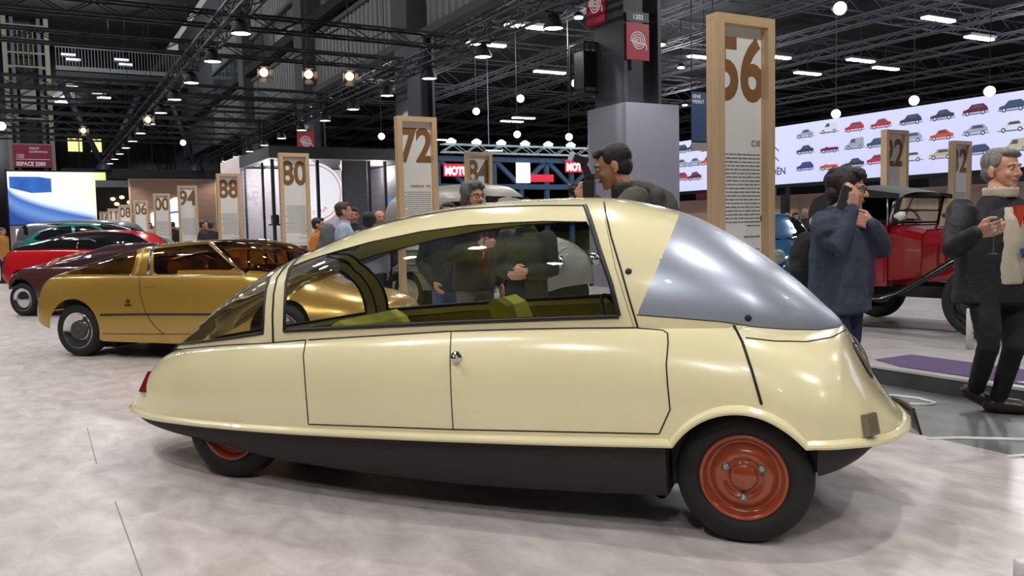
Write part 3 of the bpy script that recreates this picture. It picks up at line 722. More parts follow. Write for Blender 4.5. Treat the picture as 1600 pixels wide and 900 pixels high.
for (x, z, w, h) in ((-4.65, 7.9, 1.0, 1.0), (-3.3, 7.9, .75, 1.0)): part('lit_window', M_lit, wbk, ((8+x*1.1+.2, 75.15, z+.6), (w, .06, h)))
for k in range(9):
    x = 1.6+k*1.75
    part('glazing_mullion', M_steel, wbk, ((x, 75.1, 9.5), (.07, .1, 13)))
for (px, py) in ((107, 85), (190, 93), (103, 128), (155, 145), (90, 153), (345, 137)):
    q = onY(px, py, 74.9); part('ceiling_tube', mat('far_tube', (225, 235, 240), .5, emit=4), wbk, (tuple(q), (1.0, .06, .12)), (tuple(q+np.array([.3, 0, -.35])), (1.0, .06, .12)))

# ------------------------------------------------------------------ lighting trusses with flood lamps
def truss(name, label, a, b_, w=.34, step=.6, grp=None, m=None, top=0):
    A, B = Vector(a), Vector(b_); t = thing(name, label, 'truss', A, math.atan2((B-A).y, (B-A).x), grp); Ln = (B-A).length
    m = m or M_lat; h = w/2
    for y in (-h, h):
        for z in (-h, h): MB().bar((0, y, z), (Ln, y, z), .05).build('chord', m, t)
    mb = MB(); n = int(Ln/step)
    for k in range(n):
        x0, x1 = k*step, (k+1)*step
        if k % 2: x0, x1 = x1, x0
        for y in (-h, h): mb.bar((x0, y, -h), (x1, y, h), .022)
        mb.bar((x0, -h, -h), (x1, h, -h), .022); mb.bar((x0, -h, h), (x1, h, h), .022)
    o = mb.build('lattice', m, t); o['kind'] = 'stuff'
    if top:
        for x in np.arange(2, Ln, 8.0): MB().bar((x, 0, h), (x, 0, top-A.z), .018).build('cable', m, t)
    return t
names = ('lighting truss hung over the outer side of the sign row', 'lighting truss running above the row of numbered signs', 'lighting truss in front of the slate columns')
for X, lb in zip(TRUSS_X, names):
    y0 = 17.57 if X < 5 else 14.7
    truss('lighting_truss', lb, (X, -10, TZ+.2), (X, 54, TZ+.2), top=15.97)
for y in (20.4, 23.7, 30.5, 33.0, 36.5, 39.5, 42, 44.6, 46.9): truss('cross_truss', 'black cross truss spanning between the lighting trusses', (-8, y, TZ+.575), (9.6, y, TZ+.575), .3, .55, 'cross trusses over the stand', top=16.0 if y < 0 else 0)
M_hous = mat('lamp_housing', (26, 26, 28), .5); M_lamp = mat('lamp_glow', (255, 246, 236), .5, emit=14, var=0)
def flood(loc):
    t = thing('flood_lamp', 'black flood lamp hung under a lighting truss', 'lamp', loc, 0, 'flood lamps under the trusses')
    MB().lathe([(.01, .02), (.10, .02), (.13, -.05), (.21, -.22), (.21, -.25), (.19, -.25)], 18, 'z').build('shade', M_hous, t)
    MB().lathe([(.19, -.235), (.001, -.235)], 18, 'z').build('lens', M_lamp, t)
    MB().box((0, 0, .04), (.03, .03, .08)).box((0, 0, .0695), (.42, .04, .03)).build('hook', M_hous, t)
    return t
f0 = None
for (x, y) in LAMPS:
    if y < -8: continue
    if f0 is None: f0 = flood((x, y, TZ-.08))
    else: dup(f0, (x, y, TZ-.08))
# angled theatre spots
M_warm = mat('warm_lamp', (255, 214, 170), .5, emit=4, var=0)
def spot(loc, aim, s=.16, m=None, lab='black theatre spotlight with open barn doors'):
    t = thing('spotlight', lab, 'spotlight', loc, 0, 'angled spotlights on the rig')
    d = (Vector(aim)-Vector(loc)).normalized(); q = d.to_track_quat('Z', 'Y').to_matrix().to_4x4()
    b = MB().lathe([(.01, -.3), (s*.7, -.3), (s*.8, -.1), (s, .0), (s, .04)], 14, 'z'); me = b.mesh('body', M_hous); me.transform(q); link('body', me, t)
    b = MB().lathe([(s*.9, .02), (.001, .02)], 14, 'z'); me = b.mesh('lens', m or M_warm); me.transform(q); link('lens', me, t)
    topz = 15.98 if loc[0] < 10.2 else 9.38
    MB().bar((0, 0, .05), (0, 0, topz-loc[2]), .012).build('drop_rod', M_hous, t)
    for k in range(4 if m is None else 0):
        a = k*PI/2; b = MB(); c, e = math.cos(a), math.sin(a)
        b.add([(c*s+e*s*.8, e*s-c*s*.8, .04), (c*s-e*s*.8, e*s+c*s*.8, .04), (c*s*1.6-e*s, e*s*1.6+c*s, .26), (c*s*1.6+e*s, e*s*1.6-c*s, .26)], [(0, 1, 2, 3)])
        me = b.mesh('barn_door', M_hous); me.transform(q); link('barn_door', me, t)
for (px, py, D) in ((412, 113, 18), (482, 116, 18), (546, 119, 18), (231, 187, 26), (130, 204, 30)):
    q = atd(px, py, D); spot(tuple(q), (3, 5, 0), .10)
M_cool = mat('cool_lamp', (255, 246, 236), .5, emit=14, var=0)
for (px, py, D) in ((889, 214, 25), (808, 210, 26), (899, 130, 22), (813, 154, 24), (744, 174, 26), (1312, 13, 14), (1428, 157, 19), (1546, 143, 17), (1306, 178, 20.5), (286, 223, 33), (2, 197, 22), (596, 213, 28)):
    q = atd(px, py, D); spot(tuple(q), (2, -2, 1), .115, M_cool, 'bright flood pointed at the stands from the side hall')

# side-hall ceiling: beams, purlins, strip lights
M_beam = mat('ceiling_beam', (92, 92, 96), .7)
for k, y in enumerate(np.arange(8, 72, 6.0)): truss('roof_beam', 'grey lattice roof beam across the side hall', (11.2, y, 8.62), (55.5, y, 8.62), .8, 1.2, 'roof beams over the side hall', M_beam)
for k, x in enumerate((12.5, 15.0, 18.0, 21.0, 24.5, 28.0, 32.0, 36.5, 41.0, 46.0, 51.0)): truss('purlin', 'slim dark purlin along the side hall roof', (x, 2, 8.02), (x, 70, 8.02), .28, .9, 'purlins over the side hall', M_beam)
M_strip = mat('strip_glow', (240, 246, 255), .5, emit=9, var=0)
s0 = None
strips = [(845, 178), (700, 214), (790, 232), (873, 20), (1068, 50), (1275, 74), (1398, 147), (1560, 8), (1590, 112), (1450, 94), (1225, 133), (1262, 115), (760, 70), (1100, 90), (1530, 60), (640, 240), (800, 190), (900, 100), (1345, 95)]
for (px, py) in strips:
    q = onz(px, max(py, 4), 7.2)
    if q[0] < 11.5 or q[1] > 70 or q[0] > 34: continue
    if min((q[1]-8) % 6, 6-(q[1]-8) % 6) < .9: q[1] += 1.8
    if s0 is None:
        s0 = thing('strip_light', 'white strip light pendant in the side hall', 'lamp', tuple(q), 0, 'strip lights of the side hall')
        part('tray', M_hous, s0, ((0, 0, .07), (1.4, .34, .08))); part('tube', M_strip, s0, ((-.36, 0, .0), (.62, .2, .05))); part('tube', M_strip, s0, ((.36, 0, .0), (.62, .2, .05)))
        MB().bar((0, 0, .1), (0, 0, 9.4-q[2]), .015).build('cable', M_hous, s0)
    else: dup(s0, tuple(q))
# made-up lamp bodies for the added nave and side-hall fill lights
for (x, y, z, top, lb, gp) in [(x, y, 14.2, 15.98, 'added fill lamp hung from the nave ceiling', 'added fill lamps of the nave') for (x, y) in ((-6, -8), (-6, 6), (-6, 20), (-6, 34), (-6, 50), (3, 58))]+[(x, y, 6.9, 9.38, 'added round fill lamp hung from the side hall roof', 'added fill lamps of the side hall') for (x, y) in ((14, 9), (14, 21), (14, 36), (22, 12), (22, 26), (29, 16), (29, 34), (42, 14))]:
    t = thing('added_fill_lamp', lb, 'lamp', (x, y, z), 0, gp)
    MB().lathe([(.001, .62), (.08, .6), (.16, .5), (.16, .46), (.001, .46)], 16, 'z').build('cap', M_hous, t); MB().bar((0, 0, .6), (0, 0, top-z), .015).build('cable', M_hous, t)
    MB().lathe([(.001, .42), (.12, .42), (.12, .455), (.001, .455)], 16, 'z').build('bulb', M_lamp, t)

# ------------------------------------------------------------------ numbered wooden signs
M_oak = wood('pale_oak', (192, 160, 124), (214, 186, 150), 'z')
M_panel = mat('sign_panel_white', (234, 233, 230), .55, var=.01)
M_num = mat('sign_bronze_print', (136, 98, 62), .5, var=.02)
M_txt = mat('sign_text_grey', (112, 110, 104), .6)
SH = 2.8
def sign(px, py, num, label, head=None, detail=True, H_=SH, Wd=.545, dpt=.115, big=None, panel_to=1.1):
    c = onz(px, py, H_); t = thing('numbered_sign', label, 'sign', (c[0], c[1], 0), 0, None); m = .066
    for x in (m/2, Wd-m/2): part('post', M_oak, t, ((x, dpt/2, (H_-m)/2), (m, dpt, H_-m)))
    o = part('top_rail', wood('pale_oak_x', (192, 160, 124), (214, 186, 150), 'x'), t, ((Wd/2, dpt/2, H_-m/2), (Wd, dpt, m)))
    part('foot_rail', M_oak, t, ((Wd/2, dpt/2, .03), (Wd-2*m, dpt, .06)))
    iw = Wd-2*m; pz0 = panel_to
    pn = part('panel', M_panel, t, ((Wd/2, dpt*.72, (pz0+H_-m)/2), (iw, .02, H_-m-pz0)))
    fy = dpt*.72-.0115
    text_mesh('number', num, .60, M_num, t, frame4((Wd/2, fy, H_-.145-.42), (1, 0, 0), (0, 0, 1)), 'CENTER', .017, .001, .80, (-iw/2, iw/2), .98)
    if detail:
        for hi, hw_ in enumerate(reversed((head or '').split())): text_mesh('heading', hw_, .062 if len(head) < 5 else .044, M_num, t, frame4((Wd-m-.012-hi*.10, fy, H_-.90), (1, 0, 0), (0, 0, 1)), 'RIGHT', .001, .001, .8)
        b = MB(); rnd = random.Random(num); z = H_-.965
        def row(z, x0, x1, h):
            x = x1
            while x > x0+.03:
                w = rnd.uniform(.018, .055); b.add([(max(x-w, x0), fy, z), (x, fy, z), (x, fy, z+h), (max(x-w, x0), fy, z+h)], [(0, 1, 2, 3)]); x -= w+.007
        R1 = Wd-m-.012
        for k in range(20): row(z-k*.0268, m+.012+rnd.choice((0, .01, .03, .015)) if k < 19 else R1-.13, R1, .0085)
        row(z-.59, R1-.17, R1, .01)
        b.add([(m+.008, fy, z-.68), (R1, fy, z-.68), (R1, fy, z-.674), (m+.008, fy, z-.674)], [(0, 1, 2, 3)])
        for k, w in enumerate((.16, .10, .07, .04)): row(z-.73-k*.024, R1-w, R1, .009)
        o = b.build('printed_text', M_txt, t); o['kind'] = 'stuff'
    for x in (m+.002, Wd-m-.002): part('clip', M_dark, t, ((x, fy+.005, pz0+.28), (.012, .014, .04)))
    return t
for px, py, n, lb, hd in (
    (1121, 18, '56', 'pale oak framed sign numbered 56 behind the silver-nosed car', 'C10'),
    (620.5, 180.5, '72', 'pale oak framed sign numbered 72 behind the gold coupe', 'CAMARGUE 1972'),
    (436, 238.5, '80', 'pale oak framed sign numbered 80 before the brick kiosk', None),
    (338, 271, '88', 'pale oak framed sign numbered 88 beside the wooden wall', None),
    (277, 290, '94', 'pale oak framed sign numbered 94 with the glowing badge beside it', None),
    (239, 302.5, '00', 'pale oak framed sign numbered 00 partly covering the glowing chevron', None),
    (208, 313, '06', 'pale oak framed sign numbered 06 at the edge of the wooden wall', None),
    (185, 320, '08', 'pale oak framed sign numbered 08 next to the dim bar', None),
    (168, 326, '11', 'pale oak framed sign numbered 11 overlapping the blue video screen', None),
    (155, 330.5, '16', 'pale oak framed sign numbered 16 at the end of the row', None),
    (729, 237.5, '84', 'pale oak framed sign numbered 84 before the grey ribbed van', None),
    (1386, 202, '22', 'pale oak framed sign numbered 22 behind the red vintage car', None),
    (1491, 219.5, '32', 'pale oak framed sign numbered 32 beside the man with a glass', None)):
    sign(px, py, n, lb, hd, n in ('56', '72', '80', '88', '94', '00', '84', '22', '32'))

# ------------------------------------------------------------------ long picture screen on the right
LX = 20.0
scr = thing('led_screen', 'long lavender-white screen showing rows of small cars', 'screen', (LX, 14, 2.5))
M_scr = mat('screen_lavender', (206, 208, 244), .4, emit=.80, var=.0)
part('screen_panel', M_scr, scr, ((.1, 1.2, .88), (.2, 24.6, 1.74)))
part('frame', M_dark, scr, ((.1, 1.2, -.05), (.24, 24.8, .10)))
part('back_truss', M_lat, scr, ((.35, 1.2, .5), (.2, 24.6, .3)))
for y in (-11.0, -3, 5.2, 13.3): part('stand_post', M_steel, scr, ((.35, y, -1.0), (.2, .2, 3.0)))
def pm(name, c): return mat('print_'+name, c, .5, emit=.75, var=0)
P_w = pm('window', (70, 76, 96)); P_t = pm('tyre', (40, 40, 46)); P_s = pm('shadow', (120, 122, 140))
PC = {n: pm(n, c) for n, c in dict(red=(176, 44, 58), silver=(150, 156, 170), dark=(52, 56, 74), blue=(52, 66, 140), orange=(196, 76, 52), beige=(176, 164, 146), white=(206, 208, 216), maroon=(96, 34, 54), navy=(58, 76, 110), green=(46, 66, 64)).items()}
def printed_car(y, z, w, kind, colr):
    """flat picture of a small car; x along -Y so that it reads from the stand"""
    h = w*(.40 if kind != 'van' else .5); X = -.004
    shapes = {'saloon': [(0, .25), (.03, .5), (.25, .58), (.38, .95), (.68, 1), (.85, .66), (.98, .58), (1, .28)], 'hatch': [(0, .25), (.03, .52), (.22, .62), (.36, .98), (.8, 1), (.95, .66), (1, .3)],
              'van': [(0, .22), (.02, .42), (.2, .52), (.34, .95), (.95, 1), (1, .25)], 'open': [(0, .25), (.03, .5), (.28, .6), (.36, .72), (.42, .6), (.8, .6), (.97, .56), (1, .28)]}
    wins = {'saloon': [(.34, .62), (.42, .88), (.66, .9), (.76, .64)], 'hatch': [(.34, .64), (.42, .9), (.76, .9), (.82, .66)], 'van': [(.29, .6), (.38, .88), (.55, .9), (.55, .6)], 'open': [(.3, .6), (.37, .7), (.39, .7), (.34, .6)]}
    mb = MB(); T_ = lambda p, e: (X-e, y-(p[0]-.5)*w, z+p[1]*h)
    def poly(pts, e, s): mb.slot(s); mb.add([T_(p, e) for p in pts], [tuple(range(len(pts)))], False)
    poly([(-.04, .10), (.5, .04), (1.06, .12), (1.0, .2), (0, .2)], .0, 3); poly(shapes[kind], .002, 0); poly(wins[kind], .004, 1)
    for cx in (.2, .79):
        poly([(cx+.085*math.cos(a), .2+.085/h*w*math.sin(a)) for a in np.linspace(0, 2*PI, 13)[:-1]], .004, 2)
        poly([(cx+.048*math.cos(a), .2+.048/h*w*math.sin(a)) for a in np.linspace(0, 2*PI, 11)[:-1]], .006, 4)
    return mb.build('printed_car', [PC[colr], P_w, P_t, P_s, PC['white']], scr)
cars_px = [(1258, 216, 'saloon', 'silver'), (1295, 209, 'van', 'white'), (1335, 206, 'hatch', 'red'), (1376, 201, 'saloon', 'red'), (1423, 195, 'hatch', 'dark'), (1472, 188, 'saloon', 'dark'), (1524, 180, 'hatch', 'maroon'), (1582, 174, 'hatch', 'navy'),
 (1258, 241, 'saloon', 'dark'), (1296, 239, 'open', 'maroon'), (1335, 234, 'van', 'silver'), (1370, 231, 'hatch', 'navy'), (1424, 223, 'hatch', 'silver'), (1471, 219, 'saloon', 'orange'), (1524, 212, 'hatch', 'silver'), (1581, 206, 'hatch', 'white'),
 (1258, 267, 'hatch', 'blue'), (1295, 266, 'open', 'orange'), (1335, 262, 'saloon', 'dark'), (1370, 257, 'hatch', 'red'), (1424, 253, 'hatch', 'white'), (1470, 249, 'hatch', 'beige'), (1527, 243, 'hatch', 'navy'), (1588, 238, 'van', 'beige'),
 (1064, 240, 'hatch', 'dark'), (1085, 237, 'van', 'green'), (1064, 262, 'saloon', 'silver'), (1085, 260, 'saloon', 'silver'), (1064, 283, 'hatch', 'red'), (1085, 282, 'saloon', 'maroon'), (1106, 237, 'van', 'beige'), (1106, 258, 'saloon', 'orange')]
for (px, py, k, c) in cars_px:
    q = onX(px, py, LX); w = .74 if px < 1110 else .66
    printed_car(q[1]-14, q[2]-2.5, w, k, c)
q = onX(1228, 272, LX); text_mesh('lettering', 'CITROËN', .30, PC['dark'], scr, frame4((-.006, q[1]-14, q[2]-2.5), (0, -1, 0), (0, 0, 1)), 'RIGHT', .004)
for k in range(2):
    z0 = q[2]-2.5+.40+.30*k; MB().tube([(-.006, q[1]-14+.90, z0), (-.006, q[1]-14+.58, z0+.26), (-.006, q[1]-14+.28, z0+.02)], .018, 4).build('chevron', PC['dark'], scr)
# wood-panelled stand wall under the screen
ws_ = thing('stand_wall', 'pale wood stand wall below the long screen', 'wall', (20.9, 14, 0))
for k in range(12): part('wood_panel', wood('pale_ply', (196, 160, 128), (214, 182, 150), 'z', sc=.4), ws_, ((0, -11+2.0*k+1.0, 1.1), (.1, 1.985, 2.2)))
part('door', mat('grey_door', (168, 160, 156), .5), ws_, ((-.07, 8.1, .95), (.04, .8, 1.85)))
for (y, c) in ((9.6, (150, 44, 50)), (8.9, (196, 200, 206)), (7.2, (52, 60, 110)), (6.3, (120, 122, 128))): part('sticker', mat('sticker%d' % c[0], c, .5), ws_, ((-.06, y, 2.32), (.03, .5, .22)))
# posters behind the glass man
ph = thing('photo_wall', 'dark photo wall behind the red vintage car', 'wall', (23.5, 12, 0))
part('panel', mat('photo_black', (40, 42, 46), .5, var=.6, scale=2), ph, ((0, 0, 1.3), (.1, 9, 2.6)))
part('shelf', wood('pale_ply', 0, 0), ph, ((-.3, 0, 1.0), (.5, 9, .06)))
part('picture', mat('photo_grey', (190, 192, 196), .5, var=.5, scale=3), ph, ((-.06, -2, 1.9), (.02, 1.6, .8)))

# hanging blue banner beside sign 56
bn = thing('banner', 'blue hanging banner with small white words', 'banner', tuple(onY(1098, 222, 9.6)), 0)
part('cloth', mat('banner_blue', (60, 84, 124), .6), bn, ((0, 0, .35), (.42, .012, .72))); part('hem', mat('banner_hem', (168, 160, 160), .6), bn, ((0, 0, -.06), (.42, .012, .13)))
part('picture', mat('banner_pale', (196, 190, 190), .6), bn, ((.14, -.008, .36), (.12, .004, .30)))
text_mesh('lettering', 'EINE\nMEINT', .075, Mw, bn, frame4((-.19, -.008, .62), (1, 0, 0), (0, 0, 1)))
MB().bar((-.2, 0, .71), (-.2, 0, 9.2-bn.location.z if False else 5.0), .012).bar((.2, 0, .71), (.2, 0, 5.0), .012).build('cord', M_dark, bn)

# ------------------------------------------------------------------ brick kiosk with round luminous sign
def brick_mat(name, c1, c2, mo, sc):
    m = bpy.data.materials.new(name); m.use_nodes = True; nt = m.node_tree; b = nt.nodes['Principled BSDF']; L = nt.links.new
    tc = nt.nodes.new('ShaderNodeTexCoord'); mp = nt.nodes.new('ShaderNodeMapping'); mp.inputs['Rotation'].default_value = (PI/2, 0, 0); L(tc.outputs['Object'], mp.inputs[0])
    k = nt.nodes.new('ShaderNodeTexBrick'); k.inputs['Scale'].default_value = sc; k.inputs['Color1'].default_value = rgb(c1); k.inputs['Color2'].default_value = rgb(c2); k.inputs['Mortar'].default_value = rgb(mo); k.inputs['Mortar Size'].default_value = .03
    L(mp.outputs[0], k.inputs['Vector']); L(k.outputs['Color'], b.inputs['Base Color']); b.inputs['Roughness'].default_value = .7; return m
M_wb = brick_mat('white_brick', (214, 202, 204), (206, 194, 198), (190, 178, 182), 5); M_db = brick_mat('charcoal_brick', (84, 84, 90), (74, 75, 82), (62, 62, 68), 5)
M_fr = mat('kiosk_black_frame', (30, 32, 38), .4); M_kg = glass('kiosk_glass', (236, 240, 244), .03, top=.18)
KX, KY, KH = 4.9, 20.36, 3.38
kk = thing('kiosk', 'black framed glass kiosk with white brick walls and round lit sign', 'kiosk', (KX, KY, 0))
part('roof_fascia', mat('kiosk_fascia', (62, 66, 70), .6), kk, ((1.75, 1.6, KH-.14), (3.6, 3.3, .28)))
part('back_wall', M_wb, kk, ((1.75, 3.15, KH/2-.15), (3.5, .12, KH-.32)))
part('white_pier', M_wb, kk, ((.03, 4.6, KH/2), (.14, 2.7, KH+.1)))
part('brick_pier', M_db, kk, ((2.02, .0, KH/2-.15), (.60, .12, KH-.32))); part('end_wall', M_db, kk, ((3.48, 1.6, KH/2-.15), (.08, 3.1, KH-.32)))
for x in (.0, 1.07, 1.70, 2.36, 2.78, 3.4): part('mullion', M_fr, kk, ((x+.03, 0, KH/2-.15), (.07, .08, KH-.32)))
for y in (1.0, 3.0): part('mullion', M_fr, kk, ((.03, y, KH/2-.15), (.05, .05, KH-.32)))
part('glazing', M_kg, kk, ((.86, 0, KH/2-.15), (1.6, .015, KH-.34))); part('glazing', M_kg, kk, ((.03, 1.5, KH/2-.15), (.015, 2.9, KH-.34)))
part('shelf', M_oak, kk, ((2.55, .3, 1.5), (.5, .3, .05))); part('shelf', M_steel, kk, ((.35, .7, 1.55), (.5, .4, .04))); part('shelf', M_steel, kk, ((.35, .7, .9), (.5, .4, .04)))
part('blue_screen', mat('kiosk_blue', (60, 130, 210), .5, emit=.7), kk, ((2.95, .12, 1.7), (.24, .03, .9)))
M_disc = mat('sign_disc_white', (255, 250, 248), .5, emit=1.1, var=0)
for (lx_, ly_, lz_, en) in ((1.2, 1.6, 2.9, 80), (3.2, 1.6, 2.9, 70), (.5, 2.2, 2.9, 60)):
    ld = bpy.data.lights.new('kiosk_light', 'POINT'); ld.energy = en; ld.shadow_soft_size = .2; ld.color = (1, .93, .9); lo = bpy.data.objects.new('kiosk_light', ld); COL.objects.link(lo); lo.location = (KX+lx_, KY+ly_, lz_)
ds = MB().lathe([(.001, .0), (.74, .0), (.74, .08), (.001, .08)], 48, 'y', (1.1, .35, 2.31)).build('round_sign', M_disc, kk)
M_dred = mat('sign_disc_red', (214, 60, 66), .5, emit=.8, var=0)
MB().lathe([(.655, -.006), (.675, -.006)], 48, 'y', (1.1, .35, 2.31)).build('ring', M_dred, ds)
for i, ch in enumerate('CRNA'):
    a = -1.35+.24*i; text_mesh('lettering', ch, .13, M_dred, ds, frame4((1.1+.52*math.sin(a+1.2)*.9, .34, 2.31-.52*math.cos(a+1.2)), (math.cos(a+1.2), 0, math.sin(a+1.2)), (-math.sin(a+1.2), 0, math.cos(a+1.2))))
for (x, z, c) in ((.22, 1.75, (30, 30, 34)), (.46, 1.62, (40, 40, 46)), (.46, 1.1, (150, 190, 40)), (.22, .98, (60, 60, 90)), (2.44, 1.6, (60, 120, 130)), (2.66, 1.6, (190, 90, 80))):
    o = part('folded_goods', mat('goods%d' % c[0], c, .8), None, ((KX+x, KY+(.7 if x < 1 else .3), (1.57 if z > 1.55 and x < 1 else .92 if x < 1 else 1.525)+.11), (.16, .2, .22)), bev=.03)
    tag(o, 'stack of folded goods on a shelf inside the brick kiosk', 'goods', 'goods on the kiosk shelves')

# ------------------------------------------------------------------ wooden wall with neon badge, blue screen
wl = thing('feature_wall', 'large pale wooden wall with glowing white badge', 'wall', (4.55, 50, 0))
for k in range(12): part('plank', wood('rose_oak', (150, 118, 100), (172, 138, 118), 'x', sc=.5), wl, ((2.17, 0, .18+.36*k), (4.3, .1, .352)))
part('edge', M_oak, wl, ((-.02, -.02, 2.17), (.10, .16, 4.34))); part('edge', M_oak, wl, ((4.37, -.02, 2.17), (.10, .16, 4.34))); part('edge', M_oak, wl, ((2.17, -.02, 4.36), (4.5, .16, .06)))
M_neon = mat('neon_white', (250, 252, 255), .5, emit=2.5, var=0)
MB().lathe([(.001, -.12), (.82, -.12), (.82, -.06)], 40, 'y', (2.45, 0, 2.6)).build('glow_disc', M_neon, wl)
MB().prism([(.95, 1.9), (.95, 2.5), (1.9, 3.25), (1.9, 2.6), (1.25, 2.1), (1.25, 1.9)], -.14, -.06).build('glow_chevron', M_neon, wl)
MB().tube([(1.75, -.13, 2.55), (2.3, -.13, 2.62), (3.2, -.13, 2.4)], .07, 6).build('glow_stripe', mat('badge_blue', (90, 110, 190), .5, emit=.6), wl)
b = MB(); b.box((1.3, .3, 2.2), (6.2, .1, 4.4)); 
sv = thing('video_screen', 'bright blue and white video screen under the lift tower', 'screen', (-1.25, 58, 0))
def screen_mat():
    m = bpy.data.materials.new('video_picture'); m.use_nodes = True; nt = m.node_tree; b = nt.nodes['Principled BSDF']; L = nt.links.new
    tc = nt.nodes.new('ShaderNodeTexCoord'); sp = nt.nodes.new('ShaderNodeSeparateXYZ'); L(tc.outputs['Generated'], sp.inputs[0])
    # flowing wave: v - f(u)
    ma = nt.nodes.new('ShaderNodeMath'); ma.operation = 'POWER'; L(sp.outputs['X'], ma.inputs[0]); ma.inputs[1].default_value = .55
    mb_ = nt.nodes.new('ShaderNodeMath'); mb_.operation = 'MULTIPLY_ADD'; L(ma.outputs[0], mb_.inputs[0]); mb_.inputs[1].default_value = .62; L(sp.outputs['Z'], mb_.inputs[2])
    r = nt.nodes.new('ShaderNodeValToRGB'); L(mb_.outputs[0], r.inputs[0]); e = r.color_ramp.elements
    e[0].position = .30; e[0].color = rgb((36, 70, 150)); e[1].position = 1.0; e[1].color = rgb((250, 255, 240))
    for p, c in ((.5, (110, 150, 215)), (.66, (60, 110, 190)), (.76, (230, 245, 250))): k = e.new(p); k.color = rgb(c)
    mx = nt.nodes.new('ShaderNodeMix'); mx.data_type = 'RGBA'; mr = nt.nodes.new('ShaderNodeMapRange'); mr.inputs['From Min'].default_value = .82; L(sp.outputs['X'], mr.inputs['Value'])
    L(mr.outputs[0], mx.inputs[0]); L(r.outputs[0], mx.inputs[6]); mx.inputs[7].default_value = rgb((226, 240, 120))
    L(mx.outputs[2], b.inputs['Emission Color']); b.inputs['Emission Strength'].default_value = 1.1; b.inputs['Base Color'].default_value = (.02, .02, .02, 1)
    return m
part('picture', screen_mat(), sv, ((2.6, 0, 3.7), (5.2, .1, 3.1)))
MB().prism([(.1, 4.3), (.1, 4.95), (1.6, 4.95), (2.25, 4.85), (2.25, 4.05), (1.2, 4.0)], -.06, -.052).build('picture_inset', mat('inset_blue', (52, 104, 190), .5, emit=.9, var=.2, scale=1), sv)
part('frame', M_dark, sv, ((2.6, .12, 3.7), (5.4, .1, 3.3))); part('base', mat('pink_base', (196, 176, 178), .6), sv, ((2.6, .1, 1.05), (5.2, .5, 2.1)))
part('light_box', mat('base_lightbox', (250, 250, 250), .5, emit=1.2, var=0), sv, ((.5, -.17, 1.2), (.4, .03, 1.4)))
pt = thing('far_bar', 'dim glazed bar with small warm lamps between screen and wooden wall', 'bar', (4.1, 56, 0))
part('glazing', mat('bar_dark', (40, 40, 36), .2), pt, ((.9, 1, 2.2), (3.4, .1, 4.4))); part('lintel', mat('lintel_grey', (150, 152, 158), .6), pt, ((.9, .8, 4.5), (3.4, .3, .4)))
for x, z in ((.3, 3.6), (.8, 3.7), (1.2, 3.4), (1.5, 2.7), (1.35, 2.7), (.5, 3.3)): MB().ell((x-.2, .85, z), (.14, .05, .1), 10, 6).build('warm_lamp', M_warm, pt)

# ------------------------------------------------------------------ blue steel stand with MOTUL boards far back
M_bsteel = mat('blue_stand_steel', (58, 92, 122), .5)
bs = thing('steel_stand', 'blue steel lattice exhibition stand with red lettered boards', 'stand', tuple(np.array([onY(684, 262, 30)[0], 30, 0])))
bx0 = bs.location.x
zt_, zl_ = onY(800, 250, 30)[2], onY(800, 292, 30)[2]; Wb = onY(930, 250, 30)[0]-bx0
MB().bar((0, 0, zt_), (Wb, 0, zt_), .2).build('chord', M_bsteel, bs); MB().bar((0, 0, zl_), (Wb, 0, zl_), .2).build('chord', M_bsteel, bs)
n = 6
for k in range(n+1): MB().bar((Wb*k/n, 0, 0), (Wb*k/n, 0, zt_), .16).build('post', M_bsteel, bs)
for k in range(n): MB().bar((Wb*k/n, 0, zl_ if k % 2 else zt_), (Wb*(k+1)/n, 0, zt_ if k % 2 else zl_), .16).build('brace', M_bsteel, bs)
for k, (px, w) in enumerate(((718, 1.0), (905, 1.0))):
    x = onY(px, 262, 29.8)[0]-bx0; z = onY(px, 268 if k == 0 else 262, 29.8)[2]
    bd = part('board', mat('motul_red', (206, 30, 60), .5, emit=.8, var=0), bs, ((x, -.16, z+.05), (1.3, .06, .48)))
    text_mesh('lettering', 'MOTUL', .42, mat('board_white', (255, 250, 250), .5, emit=1.2, var=0), bd, frame4((x-.62, -.2, z-.12), (1, 0, 0), (0, 0, 1)), bold=.02, sx=.8)
xm = onY(818, 262, 29.8)[0]-bx0; part('board', mat('board_white', 0), bs, ((xm, -.16, zl_+.55), (.62, .06, .8))); part('board', mat('motul_red', 0), bs, ((xm+.9, -.1, zl_+.35), (1.1, .06, .3)))
truss('lit_truss', 'pale lit truss with small lamps above the blue stand', (bx0, 29.6, zt_+.35), (bx0+Wb, 29.6, zt_+.35), .3, .5, None, mat('pale_truss', (190, 205, 205), .4, .3), top=9.37)
for k in range(7):
    o = MB().lathe([(.001, 0), (.16, 0), (.2, .1), (.06, .2)], 12, 'z').build('stage_lamp', mat('stage_lamp_glow', (225, 250, 255), .5, emit=3, var=0)); o.location = (bx0+.4+k*(Wb-.8)/6, 29.6, zt_+.53); tag(o, 'small white stage lamp on the pale truss of the blue stand', 'lamp', 'stage lamps on the pale truss')

